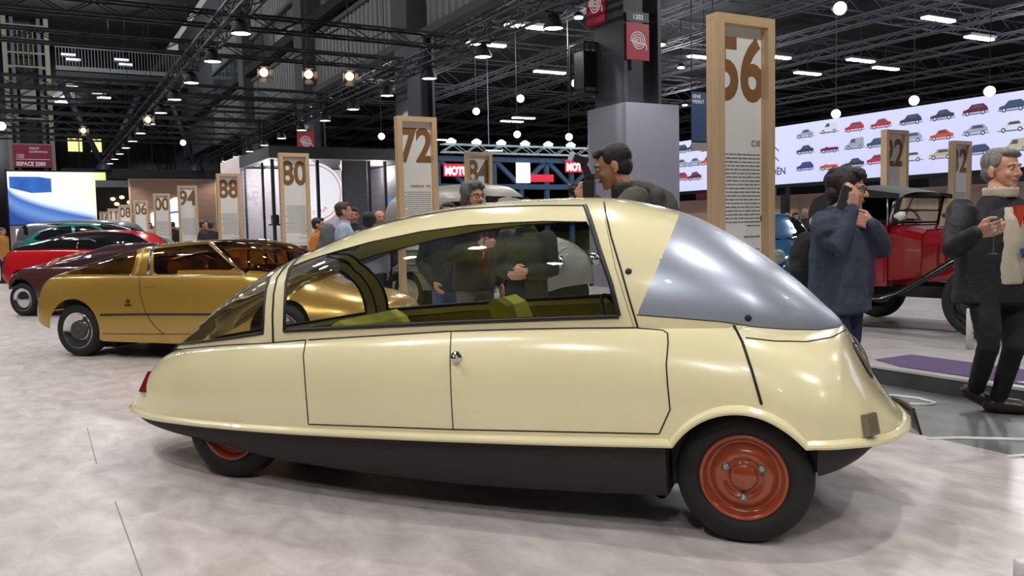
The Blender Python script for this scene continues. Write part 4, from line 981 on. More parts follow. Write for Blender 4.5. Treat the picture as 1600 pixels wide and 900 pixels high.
# rope barrier post on the platform
rp = thing('barrier_post', 'short white barrier post with thin rope on the platform', 'post', tuple(onz(1515, 545, .15)))
MB().lathe([(.001, 0), (.032, 0), (.032, .36), (.028, .37), (.001, .37)], 16, 'z').build('post', mat('white_post', (214, 214, 214), .4), rp)
q = Vector(onz(1330, 546, .4)); 
MB().tube([(0, 0, .15), (-.1, 1.6, .13), (-.2, 3.2, .15)], .006, 5).tube([(0, 0, .15), (-.1, -1.2, .12), (-.2, -2.6, .15)], .006, 5).build('rope', M_dark, rp)
np_ = thing('barrier_post', 'short pale barrier post at the edge of the pale floor', 'post', tuple(onz(1599, 912)))
MB().lathe([(.001, 0), (.034, 0), (.034, .085), (.028, .095), (.001, .095)], 16, 'z').build('post', mat('white_post', 0), np_)

# ------------------------------------------------------------------ other cars on the stand
M_gcar = mat('metallic_gold', (190, 152, 68), .24, .4, .9, .02); M_gglass = glass('bronze_glass', (196, 156, 84), .08)
M_dglass = mat('black_car_glass', (24, 24, 28), .06, 0, .8); M_brown = mat('metallic_plum_brown', (92, 58, 54), .22, .35, .9, .02)
M_rcar = mat('bright_red_paint', (196, 24, 34), .2, 0, 1., .01); M_teal = mat('metallic_teal', (46, 150, 142), .2, .3, .9, .02)
M_gry = mat('dull_slate_paint', (104, 110, 120), .35, .3, .4, .02); M_tan = mat('ochre_seat', (150, 108, 40), .75)
M_plate = mat('bumper_grey', (70, 66, 62), .5)
def wcol(x): return None
def shell_car(label, org, phi, x0, x1, tabs, paint, glassm, up=2.6, p2=(.85, .03), wheels=((0, .74), (2.6, .74)), R=.30, rr=.2, style='disc', hub=None, windows=(), screen=None, roof_v=None, seats=None, nx=110, arch=.36, strips=(), p1=.6, bul=.02, cabin=None, seat_m=None, wz=0.):
    M = Matrix.Translation(org) @ Matrix.Rotation(phi, 4, 'Z'); T = thing('car', label, 'car', org, phi)
    zs, ws, zb_, wb, zt = [tab(*t) for t in tabs]
    def zb(x): return np.where(wb(x) < .004, zt(x)-.001, np.minimum(zb_(x), zt(x)-.001))
    S = Shell(M, x0, x1, zs, ws, zb, wb, zt, up, bul, p2, nx=nx, nl=22, nu=34, p1=p1)
    polys = [S.xz(list(w)+[w[0]], 5) for w in windows]
    sc = None
    if screen: a = S.xz(list(screen), 5); sc = a+[(a[-1][0]-.02, 3), (9, 3), (9, a[0][1])]
    def cl(x, z, v):
        K = np.where(v > 1, 1, 2); upm = v > 1.02
        if cabin: K = np.where((v > 1.04) & (v < cabin[1]) & (x > cabin[0]), 3, K)
        for w in polys: K = np.where(upm & in_poly(x, z, w), 3, K)
        if sc: K = np.where(upm & in_poly(x, z, sc), 4, K)
        for (wx, wy) in wheels: K = np.where((v <= 1) & ((x-wx)**2+(z-R-wz)**2 < arch**2), 0, K)
        return K
    an = np.linspace(0, PI, 30); ln = polys+([sc] if sc else [])+[[(wx+arch*math.cos(t), R+wz+arch*math.sin(t)) for t in an] for wx, _ in wheels]
    S.split(cl, ln, .035)
    weld(S.panel([2]).build('body', paint, T))
    o = S.panel([1])
    if o.v: weld(o.build('roof', paint, T))
    for sd in (-1, 1):
        o = S.panel([3], (sd,))
        if o.v: weld(o.build('side_glass', glassm, T))
    o = S.panel([4])
    if o.v: weld(o.build('windscreen', glassm, T))
    xa = x0+.25*(x1-x0); xb = x0+.8*(x1-x0); zz = float(zs((xa+xb)/2))
    part('floor_pan', M_dark, T, (((x0+x1)/2, 0, zz+.08), ((x1-x0)*.8, 1.1, .05)))
    for wx, wy in wheels:
        part('wheel_housing', M_dark, T, ((wx, 0, R+wz+.06), (arch*1.98, wy*2-.36, arch*1.5)))
        for sd in (-1, 1): make_wheel(T, (wx, sd*wy, R+wz), R, rr, .17, M_tyre, hub or M_chrome, M_zinc, sd, style, 0)
    if seats:
        for (sx, sy) in seats:
            b = MB(); b.box((sx+.22, sy, .50), (.5, .5, .16), 0, .05); b.prism([(sx, .5), (sx+.12, .5), (sx-.08, .98), (sx-.12, 1.06), (sx-.2, 1.06), (sx-.22, .98)], sy-.24, sy+.24); b.build('seat', seat_m or M_tan, T)
    T['_'] = 0; del T['_']
    return T, S
def gold():
    Tb = (((-.68, .52), (-.5, .36), (-.3, .31), (.2, .27), (.42, .19), (2.2, .18), (3.3, .24), (3.72, .36)),
          ((-.68, 0), (-.676, .45), (-.655, .62), (-.55, .73), (-.3, .78), (.3, .80), (2.4, .80), (3.2, .76), (3.55, .66), (3.69, .45), (3.72, 0)),
          ((-.68, .70), (-.5, .885), (-.1, .905), (2.3, .925), (2.7, .87)), ((-.68, 0), (-.6, 0), (-.58, .40), (-.45, .60), (-.1, .68), (1, .72), (2.2, .70), (2.45, .60), (2.66, .40), (2.74, 0), (3.72, 0)),
          ((-.68, .69), (-.65, .78), (-.58, .86), (-.51, .90), (-.2, 1.0), (.17, 1.11), (.58, 1.215), (.81, 1.255), (1.3, 1.29), (1.75, 1.29), (2.05, 1.25), (2.3, 1.16), (2.74, .885), (2.9, .82), (3.2, .765), (3.5, .70), (3.66, .60), (3.72, .5)))
    O = Vector(onz(124, 557))+Vector((-math.sin(math.radians(-46)), math.cos(math.radians(-46)), 0))*.74
    T, S = shell_car('metallic gold wedge coupe with amber windows and chrome dish wheels', O, math.radians(-46), -.68, 3.72, Tb, M_gcar, M_gglass, 3.0,
        windows=([(103, 429), (112, 422), (160, 405), (217, 388), (205, 429)], [(240, 429), (240, 389), (280, 384), (325, 380.5), (378, 429)]), screen=[(384, 430), (345, 395), (332, 379)],
        wheels=((0, .74), (2.65, .74)), R=.30, rr=.205, style='dish', hub=[M_chrome, M_plate], seats=((1.35, -.36), (1.35, .36), (.75, 0)), nx=200)
    strip('rub_strip', S.line([(157, 492), (220, 491), (300, 491), (330, 491)]), .012, M_seal, T)
    strip('belt_trim', S.line([(98, 432), (200, 431), (300, 431), (384, 430)]), .009, M_chrome, T); strip('pillar_trim', S.line([(384, 430), (345, 393), (331, 379)]), .012, M_chrome, T)
    strip('pillar_trim', S.line([(232, 430), (234, 405), (238, 387)]), .02, M_chrome, T); strip('roof_gutter', S.line([(110, 422), (160, 404), (217, 387), (280, 382), (330, 379)]), .008, M_seal, T)
    strip('pillar_band', S.line([(213, 428), (219, 408), (224, 390)]), .02, mat('pale_gold', (210, 176, 92), .3, .3, .6), T)
    strip('shut_line', S.line([(218, 432), (219, 460), (228, 490), (240, 508), (256, 522)]), .004, M_gap, T); strip('shut_line', S.line([(160, 521), (220, 522), (300, 522)]), .004, M_gap, T)
    p, n = S.cast(233, 444); part('door_handle', M_gcar, T, ((p.x, p.y-.005, p.z), (.11, .02, .05)), bev=.006)
    p, n = S.cast(200, 473); b = MB(); b.lathe([(.014, -.008), (.022, -.008), (.022, .0)], 14, 'y', (p.x, p.y, p.z+.02)); b.box((p.x, p.y-.004, p.z-.025), (.085, .012, .014)); b.build('badge', M_dark, T)
gold()
def brown():
    Tb = (((-.42, .50), (-.25, .32), (.4, .26), (3.2, .26), (4.2, .4)), ((-.42, 0), (-.415, .5), (-.36, .68), (0, .78), (2.8, .8), (3.8, .66), (4.15, .4), (4.2, 0)),
          ((-.42, .82), (.2, .84), (2.8, .86), (3.4, .8)), ((-.42, 0), (-.2, 0), (-.16, .5), (.4, .68), (2.4, .68), (3.2, .5), (3.4, 0), (4.2, 0)),
          ((-.42, .74), (-.38, .83), (-.14, .85), (.3, .95), (.9, 1.09), (1.4, 1.215), (1.9, 1.235), (2.4, 1.215), (3.4, .86), (4.2, .55)))
    O = Vector(onz(37, 494))+Vector((-math.sin(math.radians(-46)), math.cos(math.radians(-46)), 0))*.74
    T, S = shell_car('plum brown wedge concept car with steep glass pyramid cabin', O, math.radians(-46), -.42, 4.2, Tb, M_brown, mat('plum_glass', (66, 40, 44), .06, 0, .9), 1.7, wheels=((0, .74), (2.5, .74)), R=.29, rr=.2, style='disc', cabin=(.0, 1.86))
    strip('pillar', S.line([(70, 420), (97, 402), (125, 384)]), .05, mat('copper_pillar', (150, 104, 84), .35, .3, .5), T)
    strip('rub_strip', S.line([(4, 448), (20, 449), (40, 449)]), .01, M_dark, T)
brown()
def red():
    Tb = (((-.75, .55), (-.4, .34), (.4, .28), (3.2, .28), (4.0, .4)), ((-.75, 0), (-.745, .5), (-.66, .72), (-.2, .84), (2.6, .86), (3.6, .7), (3.95, .4), (4.0, 0)),
          ((-.75, 1.0), (-.4, 1.08), (1, 1.08), (2.8, 1.02)), ((-.75, 0), (-.62, 0), (-.58, .55), (0, .72), (1, .74), (2.4, .7), (3.0, .5), (3.2, 0), (4.0, 0)),
          ((-.75, .95), (-.68, 1.08), (-.6, 1.12), (.2, 1.33), (.98, 1.475), (1.8, 1.50), (2.5, 1.45), (3.2, 1.04), (4.0, .7)))
    T, S = shell_car('bright red low coupe with wraparound black windows', Vector((.3, 22.3, 0)), math.radians(-46), -.75, 4.0, Tb, M_rcar, M_dglass, 2.2, wheels=((0, .76), (2.55, .76)), R=.31, rr=.22, style='disc', cabin=(-.55, 1.72))
    strip('window_trim', S.line([(120, 388), (123, 374), (140, 373), (150, 377)]), .014, M_chrome, T)
red()
def teal():
    Tb = (((-.6, .6), (-.3, .36), (.4, .3), (3.4, .3), (4.6, .5)), ((-.6, 0), (-.595, .5), (-.5, .74), (0, .86), (3.2, .88), (4.2, .7), (4.55, .4), (4.6, 0)),
          ((-.6, 1.12), (0, 1.15), (2.5, 1.14), (4, 1.0)), ((-.6, 0), (-.46, 0), (-.42, .5), (0, .74), (2.4, .74), (3.6, .56), (4.2, .3), (4.3, 0), (4.6, 0)),
          ((-.6, 1.0), (-.5, 1.12), (-.35, 1.24), (.22, 1.6), (.9, 1.735), (1.67, 1.725), (2.55, 1.62), (3.4, 1.4), (4.3, 1.08), (4.6, .85)))
    T, S = shell_car('metallic teal rounded concept car behind the red coupe', Vector((.3, 27.6, 0)), math.radians(-46), -.6, 4.6, Tb, M_teal, M_dglass, 2.6, wheels=((0, .78), (2.9, .78)), R=.34, rr=.25, style='disc', windows=([(52, 373), (66, 362), (90, 355), (112, 353), (113, 372), (60, 376)], [(117, 353), (140, 353), (158, 360), (168, 368), (118, 371)]), screen=[(172, 369), (158, 356), (150, 351)])
teal()
def grey():
    Tb = (((-.7, .7), (-.3, .4), (.4, .32), (3.4, .32), (4.4, .5)), ((-.7, 0), (-.695, .6), (-.6, .8), (0, .9), (3.2, .9), (4.2, .72), (4.36, .5), (4.4, 0)),
          ((-.7, 1.25), (0, 1.28), (2.5, 1.25), (4, 1.1)), ((-.7, 0), (-.62, 0), (-.58, .62), (0, .78), (2.4, .78), (3.6, .6), (4.0, 0), (4.4, 0)),
          ((-.7, 1.2), (-.6, 1.55), (-.48, 1.78), (.26, 1.9), (1.6, 1.92), (3.3, 1.82), (4.0, 1.2), (4.4, .95)))
    T, S = shell_car('slate grey tall concept car under the blue screen', Vector((.3, 33.0, 0)), math.radians(-46), -.7, 4.4, Tb, M_gry, M_dglass, 3.4, wheels=((0, .8), (2.9, .8)), R=.36, rr=.26, style='disc', windows=([(37, 366), (38, 352), (43, 350), (44, 368)], [(60, 350), (120, 349), (180, 349), (150, 356)]))
grey()

# grey ribbed van behind the stand row
def van():
    phi = math.radians(-66); O = Vector((6.75, 11.1, 0))
    Tb = (((-2.9, .5), (-2.5, .4), (.3, .4), (.62, .5)), ((-2.9, 0), (-2.89, .5), (-2.8, .72), (-.9, .78), (-.3, .74), (.3, .62), (.56, .45), (.62, 0)),
          ((-2.9, 1.2), (-1, 1.25), (-.4, 1.2), (.3, 1.0)), ((-2.9, 0), (-2.84, .5), (-2.75, .68), (-1, .70), (-.75, .64), (-.55, .5), (-.42, 0), (.62, 0)),
          ((-2.9, 1.2), (-2.84, 1.7), (-2.7, 1.95), (-1.6, 2.06), (-1.0, 2.03), (-.75, 1.9), (-.42, 1.3), (.2, 1.18), (.5, 1.0), (.62, .7)))
    T, S = shell_car('matt grey ribbed van with rounded roof behind the row of signs', O, phi, -2.9, .62, Tb, mat('van_grey', (134, 132, 122), .5, .05, .1, .03), M_dglass, 3.6, (.8, .04), wheels=((0, .68), (-2.25, .68)), R=.34, rr=.22, style='disc', hub=mat('cream_wheel', (196, 186, 160), .45), arch=.4, nx=130)
    for k in range(9):
        x = -.36+.1*k; p = [Vector((x, float(S.W(x, z))*-1-.004, z)) for z in np.linspace(.62, float(S.zt(x))-.01, 14)]; strip('rib', p, .014, mat('van_grey', 0), T)
    for k in range(7):
        z = .7+.11*k; strip('side_rib', [Vector((x, -S.W(x, z)-.003, z)) for x in np.linspace(-2.7, -.8, 16)], .012, mat('van_grey', 0), T)
    for y in (-.31, .31):
        b = MB(); b.add([(-.60+.0, y-.25, 1.52), (-.60, y+.25, 1.52), (-.735, y+.23, 1.82), (-.735, y-.23, 1.82), (-.57, y-.25, 1.52), (-.57, y+.25, 1.52), (-.70, y+.23, 1.84), (-.70, y-.23, 1.84)], [(0, 1, 2, 3), (7, 6, 5, 4), (0, 4, 5, 1), (1, 5, 6, 2), (2, 6, 7, 3), (3, 7, 4, 0)]); b.build('windscreen_pane', M_dglass, T)
    strip('side_window', [], .01, M_dark, T) if False else part('side_window', M_dglass, T, ((-1.1, -.69, 1.6), (.5, .05, .34)))
    for sd in (-1, 1): MB().lathe([(.001, .62), (.09, .60), (.10, .5), (.05, .4)], 18, 'x', (0, sd*.5, .85)).build('headlamp', M_chrome, T)
van()
def blue():
    phi = math.radians(-118); O = Vector(atd(1242, 420, 14.2)); O.z = 0.0
    Tb = (((-3.0, .45), (-2.6, .38), (.3, .36), (.62, .45)), ((-3.0, 0), (-2.98, .4), (-2.6, .66), (-.8, .74), (.2, .66), (.5, .5), (.62, 0)),
          ((-3, .8), (-1, .98), (-.6, .98), (.3, .9)), ((-3.0, 0), (-2.8, 0), (-2.7, .35), (-2, .58), (-1.2, .6), (-.7, .5), (-.6, 0), (.62, 0)),
          ((-3.0, .75), (-2.75, 1.05), (-2.2, 1.4), (-1.6, 1.52), (-1.1, 1.5), (-.6, 1.06), (.0, 1.0), (.4, .92), (.62, .62)))
    T, S = shell_car('small blue classic saloon with round headlamp beside sign 56', O, phi, -3.0, .62, Tb, mat('classic_blue', (36, 84, 122), .2, .1, .9, .02), M_cglass, 2.6, (.75, .05), wheels=((0, .62), (-2.3, .62)), R=.3, rr=.2, style='disc', cabin=(-1.9, 1.78))
    for sd in (-1, 1):
        MB().lathe([(.001, .70), (.10, .685), (.125, .64), (.13, .58), (.08, .45)], 20, 'x', (0, sd*.50, .80)).build('headlamp', mat('headlamp_glass', (150, 158, 160), .08, .3, .5), T)
        MB().lathe([(.001, .70), (.06, .69), (.065, .62)], 14, 'x', (0, sd*.28, .68)).build('fog_lamp', mat('yellow_lens', (214, 190, 40), .15, 0, .5), T)
    part('bumper', M_chrome, T, ((.66, 0, .46), (.05, 1.35, .1)), bev=.02)
blue()

# ------------------------------------------------------------------ red vintage tourer on the platform
def vintage():
    phi = math.radians(-82); a = Vector((math.cos(phi), math.sin(phi), 0)); n = Vector((-math.sin(phi), math.cos(phi), 0))
    O = Vector(onz(1526, 530, .149))+n*.66
    T = thing('vintage_car', 'dark red vintage tourer with black folding hood and black wings', 'car', O, phi)
    M_vr = mat('vintage_red', (132, 16, 28), .16, 0, .9, .03); M_hood = mat('black_hood_cloth', (36, 37, 38), .7, bump=.2, bscale=200); M_wing = mat('black_enamel', (20, 20, 22), .2, 0, .7)
    def loft(secs, m, name, par=T):
        mb = MB(); k = len(secs[0]); mb.smooth = False
        mb.add([p for s in secs for p in s], [(i*k+j, i*k+(j+1) % k, (i+1)*k+(j+1) % k, (i+1)*k+j) for i in range(len(secs)-1) for j in range(k)]+[tuple(range(k))[::-1], tuple((len(secs)-1)*k+j for j in range(k))], None)
        return mb.build(name, m, par)
    def sec(x, w, z0, z1, r=.10): return [(x, -w*.93, z0), (x, -w, z0+.06), (x, -w, z1-r), (x, -w+r*.4, z1-r*.35), (x, -w+r, z1), (x, w-r, z1), (x, w-r*.4, z1-r*.35), (x, w, z1-r), (x, w, z0+.06), (x, w*.93, z0)]
    loft([sec(.10, .27, .55, 1.02, .12), sec(-.3, .33, .54, 1.05, .12), sec(-.70, .40, .53, 1.08, .13)], M_vr, 'bonnet')
    loft([sec(-.702, .41, .52, 1.09, .12), sec(-.85, .47, .5, 1.13, .12), sec(-1.0, .53, .48, 1.15, .10)], M_vr, 'scuttle')
    # open tub: two sides, back, with doors
    for sd in (-1, 1):
        b = MB(); b.prism([(-1.0, .48), (-1.0, 1.15), (-1.5, 1.10), (-2.2, 1.12), (-2.75, 1.18), (-2.85, .6), (-2.7, .46)], sd*.53, sd*.57); b.build('body_side', M_vr, T)
        b = MB(); b.prism([(-1.05, .52), (-1.05, 1.12), (-1.62, 1.08), (-1.62, .52)], sd*.571, sd*.582); d = b.build('door', M_vr, T)
        part('door_handle', M_chrome, d, ((-1.55, sd*.59, .98), (.08, .03, .02)))
    part('body_back', M_vr, T, ((-2.79, 0, .82), (.06, 1.1, .7))); part('body_floor', M_dark, T, ((-1.85, 0, .50), (1.8, 1.06, .05)))
    for x in (-1.75, -2.5): part('seat', mat('black_leather', (28, 26, 25), .45), T, ((x, 0, .68), (.5, 1.0, .2)), ((x-.22, 0, .96), (.14, 1.0, .5)), bev=.04)
    part('radiator', M_chrome, T, ((.14, 0, .80), (.07, .5, .54)), bev=.02); part('radiator_core', M_dark, T, ((.178, 0, .78), (.01, .4, .42)))
    for k in range(6):
        for sd in (-1, 1): MB().bar((-.14-.08*k, sd*(.315+.014*k), .68), (-.14-.08*k, sd*(.315+.014*k), .92), .018, .02).build('louvre', M_vr, T)
    # hood
    b = MB(); b.smooth = True; top = [(-.86, 1.50), (-1.0, 1.54), (-1.7, 1.60), (-2.4, 1.57), (-2.78, 1.50), (-2.92, 1.36), (-2.93, 1.14)]; vs = []
    for x, z in top:
        for y in np.linspace(-1, 1, 9): vs.append((x, .58*y, z-.06*abs(y)**4-.015*y*y))
    b.add(vs, [(i*9+j, (i+1)*9+j, (i+1)*9+j+1, i*9+j+1) for i in range(len(top)-1) for j in range(8)]); o = b.build('hood_top', M_hood, T)
    for sd in (-1, 1):
        b = MB(); b.prism([(-.86, 1.43), (-.86, 1.48), (-1.7, 1.56), (-2.4, 1.53), (-2.78, 1.46), (-2.92, 1.32), (-2.93, 1.12), (-2.1, 1.11), (-2.0, 1.3), (-1.9, 1.46)], sd*.575, sd*.585); b.build('hood_side', M_hood, T)
        MB().tube([(-1.0, sd*.52, 1.14), (-.93, sd*.52, 1.48)], .018, 8).build('screen_post', M_chrome if sd < 0 else M_dark, T)
        MB().tube([(-1.9, sd*.56, 1.12), (-1.6, sd*.56, 1.5)], .013, 6).build('hood_iron', M_dark, T)
        MB().tube([(-1.0, sd*.56, 1.14), (-1.0, sd*.56, 1.46)], .012, 6).build('hood_iron', M_zinc, T)
        # wings: swept strip
        w = []; 
        for (x, z) in [(.42, .52), (.36, .70), (.20, .80), (.0, .82), (-.22, .78), (-.5, .60), (-.8, .42), (-1.0, .35), (-2.0, .35), (-2.2, .55), (-2.4, .74), (-2.62, .80), (-2.86, .74), (-3.02, .52)]: w.append((x, z))
        b = MB(); b.smooth = True; vs = []
        for x, z in w: vs += [(x, sd*.50, z), (x, sd*.50, z+.03), (x, sd*.62, z+.045), (x, sd*.72, z+.03), (x, sd*.73, z-.02)]
        b.add(vs, [(i*5+j, (i+1)*5+j, (i+1)*5+j+1, i*5+j+1) for i in range(len(w)-1) for j in range(4)]); b.build('wing', M_wing, T)
        make_wheel(T, (0, sd*.66, .37), .37, .26, .12, M_tyre, M_wing, M_zinc, sd, 'disc', 0); make_wheel(T, (-1.78, sd*.66, .37), .37, .26, .12, M_tyre, M_wing, M_zinc, sd, 'disc', 0)
        h = MB().lathe([(.001, .10), (.10, .09), (.115, .05), (.10, -.04), (.03, -.12)], 18, 'x', (.22, sd*.36, .92)).build('headlamp', M_chrome, T)
        MB().lathe([(.001, .05), (.045, .045), (.05, 0), (.02, -.06)], 12, 'x', (-.88, sd*.52, 1.24)).build('side_lamp', mat('side_lamp_white', (226, 224, 218), .25), T)
    b = MB(); b.tube([(-1.0, -.52, 1.17), (-1.0, .52, 1.17)], .016).tube([(-.935, -.52, 1.47), (-.935, .52, 1.47)], .016).tube([(-.97, -.52, 1.30), (-.97, .52, 1.30)], .010); b.build('screen_frame', M_dark, T)
    b = MB(); b.quad((-1.0, -.51, 1.18), (-1.0, .51, 1.18), (-.937, .51, 1.46), (-.937, -.51, 1.46)); b.build('windscreen', M_cglass, T)
    ring = [Vector((-1.28-.1*math.sin(t), .22+.2*math.cos(t), 1.16+.16*math.sin(t))) for t in np.linspace(0, 2*PI, 25)[:-1]]; b = MB(); b.tube(ring, .014, 6, True); b.tube([(-1.28, .22, 1.2), (-.95, .22, 1.0)], .016).tube([(-1.28, .02, 1.2), (-1.28, .42, 1.2)], .01); b.build('steering_wheel', M_dark, T)
    for sd in (-1, 1): part('chassis_rail', M_dark, T, ((-1.3, sd*.34, .42), (3.2, .07, .12)))
    for x in (0, -1.78): MB().bar((x, -.62, .37), (x, .62, .37), .06).build('axle', M_dark, T)
    for o in T.children_recursive:          # short two-seat body: draw the tail in
        if o.type == 'MESH' and not (o.name.startswith(('wheel', 'rim', 'axle')) or o.parent.name.startswith('wheel')):
            for v in o.data.vertices:
                if v.co.x < -1: v.co.x = -1+(v.co.x+1)*.50
vintage()

# ------------------------------------------------------------------ people
V = Vector
def cap(mb, pts, rad, n=10):
    """closed tapered limb with rounded ends"""
    P = [V(p) for p in pts]; a = (P[0]-P[1]).normalized(); e = (P[-1]-P[-2]).normalized(); r0, r1 = rad[0], rad[-1]
    pp = [P[0]+a*r0*.96, P[0]+a*r0*.7]+P+[P[-1]+e*r1*.7, P[-1]+e*r1*.96]; rr = [r0*.25, r0*.72]+list(rad)+[r1*.72, r1*.25]
    mb.tube(pp, rr, n)
def ringloft(mb, rings, n=18, axes=None):
    """closed loft of ellipse rings: (centre, half-x, half-y) in the given frame"""
    X, Y = axes; vs = []
    for c, rx, ry in rings:
        for k in range(n):
            t = 2*PI*k/n; vs.append(V(c)+X*rx*math.cos(t)+Y*ry*math.sin(t))
    fs = [(i*n+k, i*n+(k+1) % n, (i+1)*n+(k+1) % n, (i+1)*n+k) for i in range(len(rings)-1) for k in range(n)]+[tuple(range(n))[::-1], tuple((len(rings)-1)*n+k for k in range(n))]
    mb.add(vs, fs, True)
def fuse(mb, name, m, parent, vox, smooth=3, inv=None, noise=0.):
    """voxel-fuse overlapping closed shapes into one continuous skin"""
    me = mb.mesh(name, m)
    if inv is not None: me.transform(inv)
    ob = link(name, me, None); r = ob.modifiers.new('r', 'REMESH'); r.mode = 'VOXEL'; r.voxel_size = vox; r.use_smooth_shade = True
    if smooth: s = ob.modifiers.new('s', 'SMOOTH'); s.iterations = smooth; s.factor = .5
    if noise:
        tx = bpy.data.textures.new('fold', 'CLOUDS'); tx.noise_scale = .09; d = ob.modifiers.new('d', 'DISPLACE'); d.texture = tx; d.strength = noise; d.mid_level = .5
    me2 = bpy.data.meshes.new_from_object(ob.evaluated_get(bpy.context.evaluated_depsgraph_get())); bpy.data.objects.remove(ob); bpy.data.meshes.remove(me)
    me2.name = name; me2.materials.clear(); me2.materials.append(m); me2.polygons.foreach_set('use_smooth', [True]*len(me2.polygons)); me2.update()
    return link(name, me2, parent)
def hand(mb, W, d, nrm, curl=.6, s=1., right=True, thumb=.5):
    """palm and five bent fingers; d = along the hand, nrm = out of the palm"""
    d = V(d).normalized(); nrm = V(nrm); nrm = (nrm-d*nrm.dot(d)).normalized(); side = d.cross(nrm)*(1 if right else -1)   # towards the thumb
    W = V(W)
    for i, (o, L, r) in enumerate(((.030, .078, .0095), (.010, .085, .0098), (-.010, .080, .0094), (-.029, .066, .0085))):
        b = W+side*o*.7*s; k = W+d*(.085-.004*abs(i-1))*s+side*o*s
        cap(mb, [b, (b+k)/2, k], [.014*s, .014*s, .0125*s], 8)
        pts = [k]; dir_ = d; p = k
        for j, f in enumerate((.46, .30, .24)):
            an = curl*(.7 if j == 0 else 1.0); ca, sa = math.cos(an), math.sin(an); ax = side*(-1)
            dn = dir_*ca+nrm*sa if j == 0 else dir_*ca+(ax.cross(dir_)*0+ (nrm*dir_.dot(d)-d*dir_.dot(nrm)))*sa
            dir_ = dn.normalized(); p = p+dir_*L*f*s; pts.append(p)
        cap(mb, pts, [r*s*1.05, r*s, r*s*.93, r*s*.8], 8)
    t0 = W+d*.022*s+side*.026*s; t1 = t0+(d*.7+side*.75+nrm*.25).normalized()*.042*s; t2 = t1+(d*.9+side*(.35-thumb*.6)+nrm*thumb).normalized()*.032*s; t3 = t2+(d*.9-side*thumb*.6+nrm*thumb*.9).normalized()*.026*s
    cap(mb, [t0, t1, t2, t3], [.016*s, .0125*s, .011*s, .009*s], 8)
SKIN = {}
def skin(c): return mat('skin_%d_%d' % (c[0], c[2]), c, .5, var=.04, scale=14)
